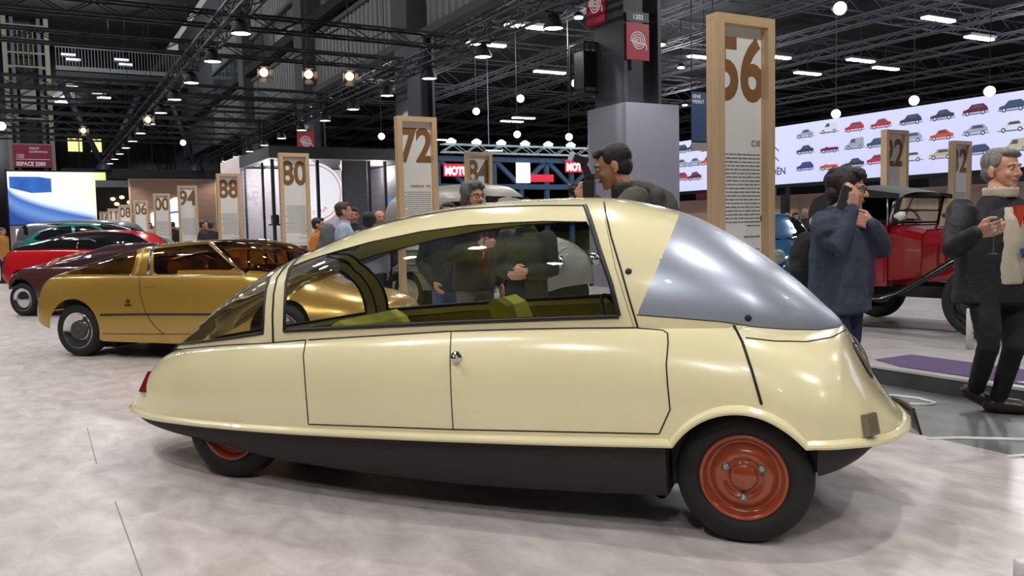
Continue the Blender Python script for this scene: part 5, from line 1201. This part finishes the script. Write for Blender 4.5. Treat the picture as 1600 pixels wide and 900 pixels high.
def person(label, J, facing, head, c, inv, T, vox=.011, hvox=.0055, hair=None, beard=None, glasses=None, coat=None, hands=(None, None), feet=True, hs=1.0, gaze=None, face=True):
    """J: joints in world space; facing: body forward; head: (centre, forward, up)"""
    Mi = inv; fw = V(facing).normalized(); up = V((0, 0, 1)); lf = up.cross(fw)
    hc, hf, hu = V(head[0]), V(head[1]).normalized(), V(head[2]).normalized(); hl = hu.cross(hf).normalized(); hu = hf.cross(hl).normalized()
    hp = lambda x, y, z: hc+hf*x*hs+hl*y*hs+hu*z*hs
    R3 = Matrix((hf, hl, hu)).transposed()
    skm = skin(c['skin'])
    # ---- body: one fused skin (head, neck, core, arms, hands, legs)
    b = MB(); E = lambda p, r: b.ell(p, tuple(v*hs for v in r), 18, 12, R3)
    E(hp(-.012, 0, .032), (.098, .077, .088)); E(hp(.022, 0, -.018), (.070, .064, .090)); E(hp(.040, 0, -.070), (.044, .046, .040)); E(hp(.066, 0, -.092), (.020, .024, .018))
    E(hp(.076, 0, .030), (.018, .052, .014)); E(hp(.064, .033, -.022), (.022, .022, .024)); E(hp(.064, -.033, -.022), (.022, .022, .024))
    cap(b, [hp(.086, 0, .018), hp(.100, 0, -.004), hp(.108, 0, -.022)], [.0085*hs, .010*hs, .0135*hs], 8); E(hp(.094, .012, -.026), (.010, .008, .007)); E(hp(.094, -.012, -.026), (.010, .008, .007))
    E(hp(.082, 0, -.050), (.013, .025, .006)); E(hp(.079, 0, -.060), (.013, .022, .007))
    for s in (-1, 1): E(hp(-.012, s*.079, -.004), (.020, .009, .033)); E(hp(-.004, s*.078, -.030), (.010, .008, .012))
    nk = V(J['neck']); cap(b, [nk-up*.05, nk+up*.02, hp(-.018, 0, -.055)], [.062*hs, .056*hs, .055*hs], 12)
    sh = [V(J['rs']), V(J['ls'])]; hipc = (V(J['rh'])+V(J['lh']))/2; mid = (sh[0]+sh[1])/2
    ax = (sh[1]-sh[0]).normalized(); af = ax.cross(up).normalized(); hw = (sh[1]-sh[0]).length/2
    if af.dot(fw) < 0: af = -af
    tl = lambda t: mid.lerp(hipc, t)
    ringloft(b, [(tl(-.04)+up*.04, hw*.6, .06), (tl(.12), hw*.92, .10), (tl(.4), hw*.85, .11), (tl(.75), hw*.74, .10), (tl(1.0), hw*.78, .11), (tl(1.12), hw*.6, .09)], 16, (ax, af))
    for q, e, w in (('rs', 're', 'rw'), ('ls', 'le', 'lw')): cap(b, [J[q], J[e], J[w]], [.05, .042, .028])
    for q, k, a in (('rh', 'rk', 'ra'), ('lh', 'lk', 'la')): cap(b, [J[q], J[k], J[a]], [.08, .055, .04])
    for i, hd in enumerate(hands):
        w = V(J['rw'] if i == 0 else J['lw']); e = V(J['re'] if i == 0 else J['le'])
        if hd: hand(b, w, hd.get('d', w-e), hd['n'], hd.get('curl', .6), hd.get('s', 1.), i == 0, hd.get('thumb', .5))
        else: hand(b, w, w-e, -fw*.2+lf*(1 if i == 0 else -1), .45, 1., i == 0)
    body = fuse(b, 'body', skm, T, hvox, 2, Mi)
    # ---- face details
    if face:
        for s in (-1, 1):
            mb = MB(); mb.ell(hp(.080, s*.031, .011), (.010*hs, .0125*hs, .0075*hs), 12, 8, R3); me = mb.mesh('eye', mat('eye_white', (216, 208, 200), .2)); me.transform(Mi); ey = link('eye', me, T)
            mb = MB(); mb.ell(hp(.0885, s*.031, .011), (.0028*hs, .0055*hs, .0055*hs), 10, 6, R3); me = mb.mesh('iris', mat('iris_dark', (44, 32, 26), .15)); me.transform(Mi); link('iris', me, ey)
            mb = MB(); mb.tube([hp(.090, s*.014, .028), hp(.091, s*.030, .034), hp(.080, s*.050, .028)], [.003*hs, .0042*hs, .002*hs], 6); me = mb.mesh('eyebrow', mat('brow_%d' % c['hair'][0], c['hair'], .8)); me.transform(Mi); link('eyebrow', me, T)
        mb = MB(); mb.tube([hp(.079, .024, -.056), hp(.092, .010, -.0545), hp(.095, 0, -.0555), hp(.092, -.010, -.0545), hp(.079, -.024, -.056)], [.002*hs, .0042*hs, .0045*hs, .0042*hs, .002*hs], 6); me = mb.mesh('lips', mat('lips', (150, 86, 78), .5)); me.transform(Mi); link('lips', me, T)
    hm = mat('hair_%d_%d' % (c['hair'][0], c['hair'][2]), c['hair'], .6, var=.25, scale=60, bump=.6, bscale=140, stretch=(1, 1, .3))
    if hair:
        b = MB(); E = lambda p, r: b.ell(p, tuple(v*hs for v in r), 16, 10, R3)
        if hair == 'short': L_ = [((-.030, 0, .052), (.098, .084, .084)), ((-.05, 0, -.005), (.066, .078, .07)), ((.045, .0, .098), (.045, .058, .026)), ((.0, .062, .05), (.04, .02, .045)), ((.0, -.062, .05), (.04, .02, .045)), ((.062, .03, .088), (.026, .03, .018))]
        elif hair == 'bushy': L_ = [((-.030, 0, .060), (.108, .094, .088)), ((-.06, 0, -.015), (.066, .086, .08)), ((.045, .0, .108), (.052, .066, .032)), ((-.005, .076, .03), (.044, .024, .066)), ((-.005, -.076, .03), (.044, .024, .066)), ((.072, .035, .090), (.030, .032, .024)), ((.070, -.035, .094), (.030, .030, .022)), ((-.02, .03, .13), (.04, .04, .03)), ((-.07, -.03, .11), (.04, .04, .03))]
        elif hair == 'long': L_ = [((-.030, 0, .056), (.104, .088, .086)), ((-.06, 0, -.03), (.064, .086, .11)), ((.0, .074, -.03), (.04, .022, .10)), ((.0, -.074, -.03), (.04, .022, .10)), ((.045, 0, .10), (.048, .06, .026))]
        else: L_ = [((-.05, 0, -.005), (.062, .078, .05)), ((-.01, .068, .0), (.05, .016, .03)), ((-.01, -.068, .0), (.05, .016, .03))]       # fringe of a bald head
        for p, r in L_: E(hp(*p), r)
        fuse(b, 'hair', hm, T, hvox*1.1, 2, Mi, .010 if hair == 'bushy' else .006)
    if beard:
        b = MB(); 
        for p, r in (((.052, 0, -.086), (.044, .050, .030)), ((.02, .05, -.05), (.03, .018, .04)), ((.02, -.05, -.05), (.03, .018, .04)), ((.085, 0, -.044), (.016, .03, .006))): b.ell(hp(*p), tuple(v*hs for v in r), 14, 8, R3)
        fuse(b, 'beard', hm, T, hvox*1.1, 1, Mi, .004)
    if glasses:
        gm = mat('spectacle_frame_%d' % glasses[0], glasses, .3); mb = MB()
        for s in (-1, 1):
            ring = [hp(.099-.10*abs(y)*.2, s*.033+y, .008+z) for y, z in [(.023*math.cos(t), .017*math.sin(t)) for t in np.linspace(0, 2*PI, 17)[:-1]]]; mb.tube(ring, .0022*hs, 6, True)
            mb.tube([hp(.097, s*.056, .014), hp(.05, s*.078, .014), hp(-.015, s*.084, .012)], .0022*hs, 6)
        mb.tube([hp(.100, .010, .011), hp(.104, 0, .013), hp(.100, -.010, .011)], .0022*hs, 6); me = mb.mesh('spectacles', gm); me.transform(Mi); g = link('spectacles', me, T)
    # ---- clothes
    k = c.get('bulk', 1.0)
    if coat:
        b = MB(); hem = c.get('hem', 1.15); tr = c.get('sleeve', 1.0)
        ringloft(b, [(tl(-.10)+up*.05, hw*.42, .07), (tl(-.02)+up*.015, hw*.82, .10), (tl(.10), hw*1.10, .128*k), (tl(.4), hw*1.06, .150*k), (tl(.75), hw*1.0, .150*k), (tl(1.0), hw*1.03, .150*k), (tl(hem), hw*1.06, .155*k)], 22, (ax, af))
        for q, e, w in (('rs', 're', 'rw'), ('ls', 'le', 'lw')):
            W_ = V(J[e]).lerp(V(J[w]), .94); cap(b, [J[q], V(J[q]).lerp(V(J[e]), .5), J[e], V(J[e]).lerp(W_, .5), W_], [.082*k*tr, .076*k*tr, .066*k*tr, .060*k*tr, .046*k*tr], 14)
        if c.get('collar', True): b.lathe([(.072, -.03), (.086, -.02), (.088, .03), (.080, .05), (.070, .05), (.066, .0)], 20, 'z', tuple(nk+up*.005+af*.004))
        fuse(b, 'jacket', coat, T, vox, 3, Mi, c.get('fold', .016))
    if c.get('legs', True):
        b = MB(); ringloft(b, [(hipc+up*.10, hw*.80, .125*k), (hipc, hw*.86, .135*k), (hipc-up*.10, hw*.80, .125*k)], 18, (ax, af))
        for q, kn, a in (('rh', 'rk', 'ra'), ('lh', 'lk', 'la')): cap(b, [J[q], V(J[q]).lerp(V(J[kn]), .5), J[kn], V(J[kn]).lerp(V(J[a]), .5), J[a]], [.098, .090, .070, .064, .056], 12)
        fuse(b, 'trousers', c['trousers'], T, vox*1.15, 3, Mi, .010)
        if feet:
            for a, fd in (('ra', J.get('rf')), ('la', J.get('lf'))):
                A = V(J[a]); d = V(fd).normalized() if fd is not None else fw
                b = MB(); cap(b, [A+up*.04, A-up*.02], [.05, .052], 12); q = A-up*.045; dd = V((d.x, d.y, 0)).normalized() if abs(d.z) < .2 else d
                cap(b, [q-dd*.055, q+dd*.05, q+dd*.13-up*.006, q+dd*.19-up*.012], [.052, .056, .052, .040], 12); cap(b, [q-dd*.06-up*.028, q+dd*.06-up*.028, q+dd*.2-up*.03], [.026, .03, .026], 10)
                fuse(b, 'shoe', c['shoe'], T, .009, 2, Mi)
    return body
def make_person(label, base, group=None):
    T = thing('person', label, 'person', base, 0, group); return T, Matrix.Translation(-V(base))
def stand(base, rz, H=1.75, arms='down', sway=.0):
    """joints of a relaxed standing figure"""
    s = H/1.75; f = V((math.cos(rz), math.sin(rz), 0)); l = V((-f.y, f.x, 0)); B = V(base); P = lambda x, y, z: B+f*x*s+l*y*s+V((0, 0, z*s))
    J = dict(neck=P(0, 0, 1.46), rs=P(0, -.19, 1.40), ls=P(0, .19, 1.40), rh=P(0, -.09, .90), lh=P(0, .09, .90), rk=P(.02, -.10, .49), lk=P(.03, .10, .49), ra=P(-.01, -.10, .095), la=P(.02, .11, .095), re=P(-.04, -.25, 1.12), le=P(-.04, .25, 1.12), rw=P(.05, -.25, .86), lw=P(.05, .25, .86))
    if arms == 'fold': J.update(re=P(.03, -.24, 1.12), rw=P(.22, -.06, 1.12), le=P(.03, .24, 1.12), lw=P(.22, .06, 1.10))
    if arms == 'hold': J.update(re=P(.0, -.25, 1.12), rw=P(.24, -.14, 1.20))
    if arms == 'pockets': J.update(re=P(-.08, -.28, 1.12), rw=P(.06, -.18, .92), le=P(-.08, .28, 1.12), lw=P(.06, .18, .92))
    return J, f, (P(.015, 0, 1.625), f, V((0, 0, 1)))
def cloth(name, c, bump=.35, sc=90): return mat('cloth_'+name, c, .85, var=.10, scale=9, bump=bump, bscale=sc, sheen=.0)
M_shoe = mat('dark_brown_leather', (46, 32, 28), .35, 0, .2); M_shoe2 = mat('black_leather_shoe', (24, 22, 22), .4)

def bag(T, inv, pts, m, name='backpack', straps=(), vox=.012):
    b = MB()
    for p, r, R in pts: b.ell(p, r, 16, 10, R)
    fuse(b, name, m, T, vox, 3, inv, .012)
# --- man with a wine glass, walking past on the aisle
def man_glass():
    D = 5.75; P = lambda x, y, d=D: V(atd(x, y, d)); g = onz(1566, 657)
    J = dict(neck=P(1560, 306), rs=P(1502, 330, 5.64), ls=P(1622, 330, 5.84), rh=P(1536, 452, 5.68), lh=P(1578, 452, 5.86), rk=P(1545, 540, 5.60), lk=P(1584, 543, 5.75), re=P(1490, 388, 5.55), rw=P(1529, 363, 5.30), le=P(1632, 400, 5.95), lw=P(1650, 455, 5.8))
    J['ra'] = V(onz(1524, 640))+V((0, 0, .15)); J['la'] = V(onz(1560, 645))+V((0, 0, .10))
    base = (g[0], g[1], 0); T, inv = make_person('grey-haired man in black jacket and cream fleece holding a wine glass', base)
    f = V(CR*.40-CF*.9); f.z = 0; hf = V(CR*.40-CF*.9); hf.z = -.02; wd_ = V(CR*.9-CF*.42); wd_.z = 0
    J['rf'] = V((wd_.x, wd_.y, -.45)); J['lf'] = wd_
    hc = P(1566, 267)
    c = dict(skin=(206, 150, 126), hair=(128, 122, 116), trousers=cloth('black_trousers', (30, 30, 32)), shoe=M_shoe, bulk=1.1, hem=1.16, collar=False)
    hd = P(1552, 358, 5.22)-J['rw']
    person('', J, f, (hc, hf, (0, 0, 1)), c, inv, T, .011, .005, 'short', None, None, mat('black_shell_jacket', (26, 26, 29), .6, var=.1, bump=.4, bscale=60), hands=(dict(d=hd, n=V(CF)*.5+V(CR)*.4+V((0, 0, .2)), curl=.75, s=1.12), None), hs=1.17)
    # fleece front panel, collar, shirt
    mid = (J['rs']+J['ls'])/2; ax = (J['ls']-J['rs']).normalized(); af = V((ax.y, -ax.x, 0)).normalized(); af = af if af.dot(f) > 0 else -af
    hip = (J['rh']+J['lh'])/2; b = MB()
    ringloft(b, [(mid.lerp(hip, t)+af*o-ax*.03, w, d) for t, o, w, d in ((-.05, .05, .075, .06), (.1, .085, .10, .080), (.35, .095, .125, .088), (.7, .092, .135, .092), (.92, .088, .135, .09))], 18, (ax, af))
    b.lathe([(.085, -.04), (.105, .0), (.112, .055), (.098, .065), (.085, .0)], 20, 'z', tuple(J['neck']+af*.015+V((0, 0, -.005))))
    fuse(b, 'fleece', cloth('cream_fleece', (206, 196, 172), .6, 160), T, .011, 2, inv)
    b = MB(); b.lathe([(.070, -.03), (.078, .02), (.075, .055), (.068, .05), (.064, .0)], 20, 'z', tuple(J['neck']+af*.012)); me = b.mesh('shirt_collar', cloth('red_checked_shirt', (176, 92, 96))); me.transform(inv); link('shirt_collar', me, T)
    b = MB(); w0 = mid.lerp(hip, .04)+af*.160-ax*.015; b.prism([(-.045, .055), (.045, .055), (0, -.10)], -.012, .012); me = b.mesh('scarf', cloth('orange_scarf', (196, 62, 34)))
    me.transform(inv @ frame4(w0, ax, (0, 0, 1)) @ Matrix.Rotation(PI/2, 4, 'X') @ Matrix.Diagonal((1, 1, 1, 1))) if False else me.transform(inv @ Matrix(((ax.x, af.x, 0, w0.x), (ax.y, af.y, 0, w0.y), (ax.z, af.z, 1, w0.z), (0, 0, 0, 1)))); link('scarf', me, T)
    # badge on a lanyard
    bp = mid.lerp(hip, .50)+af*.215-ax*.0; b = MB(); b.box((0, 0, 0), (.10, .006, .062)); me = b.mesh('badge', mat('badge_card', (70, 98, 140), .3, var=.4, scale=40)); me.transform(inv @ Matrix(((ax.x, af.x, 0, bp.x), (ax.y, af.y, 0, bp.y), (ax.z, af.z, 1, bp.z), (0, 0, 0, 1))) @ Matrix.Rotation(-.35, 4, 'Y')); bd = link('badge', me, T)
    b = MB(); b.tube([bp+V((0, 0, .03)), mid.lerp(hip, .3)+af*.205-ax*.01, mid.lerp(hip, .12)+af*.165+ax*.05], .004, 5); me = b.mesh('lanyard', M_dark); me.transform(inv); link('lanyard', me, bd)
    # the glass itself
    gp = P(1553, 366, 5.19); G = thing('wine_glass', 'stemmed glass held by the man in cream fleece', 'glass', gp)
    gm = glass('drinking_glass', (236, 240, 240), .16)
    MB().lathe([(.001, -.003), (.02, .0), (.034, .03), (.037, .06), (.032, .10)], 22, 'z', (0, 0, .0)).build('bowl', gm, G); MB().lathe([(.004, 0), (.0035, -.10), (.006, -.112)], 10, 'z').build('stem', gm, G); MB().lathe([(.006, -.112), (.034, -.118), (.034, -.121), (.001, -.121)], 22, 'z').build('foot', gm, G)
man_glass()
# --- man on the telephone behind the nose of the cream car
def man_phone():
    D = 5.4; P = lambda x, y, d=D: V(atd(x, y, d)); q = P(1310, 500); base = (q.x, q.y, 0)
    T, inv = make_person('young man in navy coat and glasses talking on a telephone', base)
    f = V(CR*.88-CF*.36); f.z = 0; f.normalize(); hf = V(CR*.86-CF*.5); hf.z = -.05; G = lambda x, y, z: V(base)+f*x+V((-f.y, f.x, 0))*y+V((0, 0, z))
    J = dict(neck=P(1312, 335), rs=P(1290, 352, 5.22), ls=P(1340, 350, 5.58), rh=P(1296, 462, 5.30), lh=P(1326, 462, 5.50), re=P(1303, 392, 5.12), rw=P(1331, 325, 5.22), le=P(1376, 386, 5.42), lw=P(1361, 350, 5.25), rk=G(.03, -.1, .48), lk=G(.05, .1, .48), ra=G(-.02, -.11, .095), la=G(.04, .12, .095))
    c = dict(skin=(204, 150, 130), hair=(40, 32, 30), trousers=cloth('dark_jeans', (38, 50, 78)), shoe=M_shoe2, bulk=1.18, hem=1.22, fold=.022)
    person('', J, f, (P(1324, 299), hf, (0, 0, 1)), c, inv, T, .011, .005, 'bushy', None, (60, 44, 44), cloth('navy_parka', (52, 62, 80), .4, 70), hands=(dict(d=V((0, 0, 1))+V(CR)*.1, n=V(CF)*.9-V(CR)*.35, curl=.5, s=1.05), dict(d=-V(CR)*.9+V((0, 0, .35)), n=V(CF), curl=.85, s=1.05)), hs=1.08)
    mid = (J['rs']+J['ls'])/2; hip = (J['rh']+J['lh'])/2
    b = MB(); ringloft(b, [(mid.lerp(hip, t)+f*o, .05, .10) for t, o in ((.05, .085), (.3, .108), (.7, .108), (1.0, .10))], 14, (V((-f.y, f.x, 0)), f)); fuse(b, 'jumper', cloth('plum_jumper', (58, 40, 66)), T, .012, 2, inv)
    b = MB(); b.ell(J['neck']+V((0, 0, -.045))-f*.055-V(CR)*.06, (.07, .075, .05)); fuse(b, 'hood_lining', cloth('cream_lining', (200, 194, 176)), T, .012, 2, inv)
    b = MB(); bk = mid.lerp(hip, .55)-f*.20+V((-f.y, f.x, 0))*-.02; b.ell(bk, (.075, .14, .21)); b.ell(bk-f*.04+V((0, 0, -.08)), (.07, .11, .12)); fuse(b, 'backpack', cloth('black_backpack', (22, 22, 24)), T, .014, 3, inv, .02)
    # telephone
    Tp = thing('telephone', 'grey mobile telephone held to the ear of the young man', 'telephone', P(1319, 309, 5.19)); b = MB(); b.box((0, 0, 0), (.075, .010, .15), 0, .004); me = b.mesh('case', mat('phone_case', (56, 56, 60), .4))
    r = V(CR*.35-CF*.9); me.transform(Matrix.Rotation(math.atan2(r.y, r.x)+PI/2, 4, 'Z') @ Matrix.Rotation(.35, 4, 'Y')); link('case', me, Tp)
man_phone()
# --- photographer behind the roof of the cream car
def photographer():
    D = 5.5; P = lambda x, y, d=D: V(atd(x, y, d)); q = P(985, 400); base = (q.x, q.y, 0)
    T, inv = make_person('photographer in charcoal jacket with grey backpack bent to his camera', base)
    f = V(-CR*.95+CF*.2); f.z = 0; f.normalize(); G = lambda x, y, z: V(base)+f*x+V((-f.y, f.x, 0))*y+V((0, 0, z)); hf = V(-CR*.95+CF*.10); hf.z = -.28
    J = dict(neck=P(978, 297), rs=P(1000, 316, 5.72), ls=P(992, 312, 5.32), rh=G(-.05, -.1, .98), lh=G(-.05, .1, .98), re=P(958, 352, 5.72), rw=P(925, 310, 5.60), le=P(945, 360, 5.28), lw=P(916, 318, 5.40), rk=G(.06, -.12, .52), lk=G(.06, .12, .52), ra=G(0, -.13, .095), la=G(0, .13, .095))
    c = dict(skin=(186, 134, 104), hair=(28, 25, 24), trousers=cloth('dark_jeans', 0), shoe=M_shoe2, bulk=1.12, fold=.02)
    person('', J, f, (P(957, 262), hf, V((0, 0, 1))+f*.12), c, inv, T, .012, .0052, 'short', None, None, cloth('charcoal_jacket', (84, 82, 76), .5, 60), hands=(dict(d=V((0, 0, 1))+f*.3, n=f, curl=.9), dict(d=V((0, 0, 1))+f*.45, n=V(CF)*.8, curl=.8)), hs=1.14)
    mid = (J['rs']+J['ls'])/2
    b = MB(); b.ell(P(1008, 316, 5.5), (.12, .15, .13)); b.ell(P(1034, 345, 5.5), (.10, .15, .20)); b.ell(P(994, 297, 5.45), (.07, .12, .06)); b.ell(P(1022, 306, 5.45), (.06, .10, .06)); fuse(b, 'backpack', cloth('grey_backpack', (74, 73, 70), .5, 50), T, .014, 3, inv, .035)
    b = MB(); b.lathe([(.09, -.06), (.105, .0), (.10, .05), (.085, .06), (.075, .0)], 20, 'z', tuple(J['neck']+V((0, 0, -.035))-f*.01)); me = b.mesh('collar', cloth('black_collar', (38, 38, 38))); me.transform(inv); link('collar', me, T)
    K = thing('photo_camera', 'black camera with angled white-capped flash held by the photographer', 'camera', P(921, 296, 5.45)); ang = math.atan2(f.y, f.x)
    K.rotation_euler = (0, 0, ang); M_cam = mat('camera_black', (24, 24, 26), .45, bump=.2)
    part('camera_body', M_cam, K, ((0, 0, 0), (.07, .15, .11)), bev=.012); MB().lathe([(.036, .03), (.038, .05), (.034, .055), (.034, .09), (.040, .095), (.040, .13), (.032, .132), (.03, .11), (.001, .11)], 24, 'x').build('lens', M_cam, K)
    part('prism', M_cam, K, ((.0, 0, .075), (.06, .07, .05)), bev=.012)
    MB().prism([(-.02, .09), (.03, .09), (.055, .16), (.02, .175)], -.03, .03).build('flash_foot', M_cam, K); b = MB(); b.box((0, 0, 0), (.10, .07, .048), 0, .008); me = b.mesh('flash_head', M_cam); me.transform(Matrix.Translation((.055, 0, .185)) @ Matrix.Rotation(.45, 4, 'Y') if False else Matrix.Translation((.055, 0, .19)) @ Matrix.Rotation(-.35, 4, 'Y')); link('flash_head', me, K)
    b = MB(); b.box((0, 0, 0), (.035, .078, .056), 0, .01); me = b.mesh('diffuser', mat('diffuser_white', (214, 214, 216), .4)); me.transform(Matrix.Translation((.108, 0, .209)) @ Matrix.Rotation(-.35, 4, 'Y')); link('diffuser', me, K)
photographer()
# --- standing visitors
def visitor(label, px, py, D, rz, H, sk, hr, hair, coatc, trc, arms='down', beard=None, glasses=None, vox=.02, hv=.010, bagc=None, name='x', platform=0., face=True):
    q = atd(px, py, D); base = V((q[0], q[1], platform)); T, inv = make_person(label, base)
    H = (q[2]-platform)/(1.625+.0)*1.75 if H is None else H
    J, f, head = stand(base, rz, H, arms)
    c = dict(skin=sk, hair=hr, trousers=cloth('tr_%d_%d' % (trc[0], trc[2]), trc), shoe=M_shoe2, bulk=1.05)
    person('', J, f, head, c, inv, T, vox, hv, hair, beard, glasses, cloth('ct_%d_%d' % (coatc[0], coatc[2]), coatc), hs=H/1.75*1.03, face=face)
    if bagc:
        b = MB(); bk = (J['rs']+J['ls'])/2-f*.2+V((0, 0, -.18)); b.ell(bk, (.13, .15, .26), R=Matrix.Rotation(rz, 3, 'Z')); b.ell(bk-f*.05+V((0, 0, -.08)), (.12, .13, .14), R=Matrix.Rotation(rz, 3, 'Z')); fuse(b, 'backpack', cloth('bag_%d' % bagc[0], bagc), T, .02, 3, inv, .02)
    return T, J, f
toward = math.atan2(-CF[1], -CF[0]); right = math.atan2(CR[1], CR[0])
Tm, Jm, fm = visitor('bearded man with grey curly hair and dark glasses behind the cream car', 738, 309, 7.4, toward+.7, None, (196, 142, 118), (86, 84, 82), 'bushy', (34, 34, 38), (92, 86, 84), 'hold', True, (30, 26, 26), .014, .006)
b = MB(); mm = (Jm['rs']+Jm['ls'])/2; b.ell(mm+fm*.09+V((0, 0, -.25)), (.09, .09, .30)); fuse(b, 'jumper', cloth('maroon_jumper', (86, 30, 42)), Tm, .014, 2, Matrix.Translation(-Tm.location))
fg = thing('champagne_flute', 'tall flute held by the bearded man', 'glass', Jm['rw']+fm*.07+V((0, 0, .03))); MB().lathe([(.03, -.12), (.005, -.115), (.004, -.02), (.018, .02), (.024, .10), (.020, .14)], 16, 'z').build('glass_body', glass('drinking_glass', 0), fg)
visitor('fair-haired visitor in black jacket seen through the cream car windows', 822, 337, 7.0, toward-.3, None, (204, 152, 128), (150, 118, 84), 'short', (30, 34, 38), (30, 32, 38), 'fold', vox=.014, hv=.007)
visitor('visitor in blue jeans and dark coat seen through the cream car windows', 700, 335, 8.2, toward+.2, None, (196, 144, 122), (60, 50, 46), 'short', (40, 44, 52), (58, 78, 122), 'pockets')
visitor('man in pale blue shirt carrying a grey backpack', 536, 331, 11.4, right+.2, None, (196, 144, 120), (78, 58, 46), 'short', (176, 190, 214), (40, 44, 60), bagc=(92, 94, 98))
visitor('dark-haired man facing the man with the grey backpack', 553, 338, 12.6, toward+.2, None, (170, 118, 96), (36, 30, 28), 'short', (40, 44, 56), (36, 38, 46))
visitor('man with black curly hair seen from behind near the brick kiosk', 577, 346, 12.0, toward+PI-.2, None, (180, 130, 106), (26, 24, 24), 'bushy', (150, 160, 176), (36, 38, 46))
visitor('bald man with dark stubble before the kiosk shelves', 593, 341, 13.3, toward+.5, None, (192, 140, 116), (60, 46, 40), 'bald', (52, 50, 52), (36, 38, 46))
visitor('person in orange jacket half hidden behind sign 80', 497, 352, 13.2, right, None, (190, 140, 116), (50, 40, 36), 'short', (190, 112, 36), (34, 36, 46))
visitor('visitor in black coat and dark jeans behind sign 80', 462, 340, 17.0, toward, None, (190, 140, 116), (50, 40, 36), 'short', (30, 32, 42), (28, 32, 48), face=False)
visitor('man in dark suit turned sideways between signs 88 and 94', 318, 352, 22.5, right, None, (176, 124, 102), (60, 56, 54), 'short', (34, 34, 40), (30, 30, 36))
visitor('man in black coat seen from behind between signs 88 and 94', 330, 353, 21.5, toward+PI, None, (176, 124, 102), (52, 46, 44), 'short', (30, 34, 40), (30, 30, 36))
visitor('visitor in black standing between signs 94 and 00', 270, 352, 33.5, toward+PI, None, (176, 124, 102), (40, 36, 34), 'short', (26, 26, 30), (26, 26, 30), face=False)
visitor('visitor in pale coat standing between signs 00 and 06', 234, 353, 37.8, toward, None, (186, 134, 112), (70, 56, 46), 'long', (170, 164, 156), (60, 56, 54), face=False)
visitor('person in mustard coat beyond the red coupe', 3, 362, 26.0, right, None, (186, 134, 112), (60, 44, 36), 'short', (176, 124, 48), (40, 40, 48))
visitor('bald man in black jacket and blue shirt beside the blue saloon', 1230, 340, 19.4, toward-.4, None, (206, 152, 128), (150, 130, 116), None, (34, 34, 40), (40, 40, 48))
visitor('woman with long brown hair beside sign 56', 1211, 344, 19.0, toward-.5, None, (206, 156, 132), (128, 84, 52), 'long', (30, 30, 34), (30, 30, 36))
visitor('dark-haired woman behind the blue saloon', 1243, 340, 20.5, toward, None, (200, 150, 126), (44, 34, 30), 'long', (44, 40, 44), (30, 30, 36))
visitor('bald older man behind the blue saloon', 1258, 334, 20.0, toward-.2, None, (206, 156, 134), (190, 184, 176), None, (60, 60, 66), (30, 30, 36))
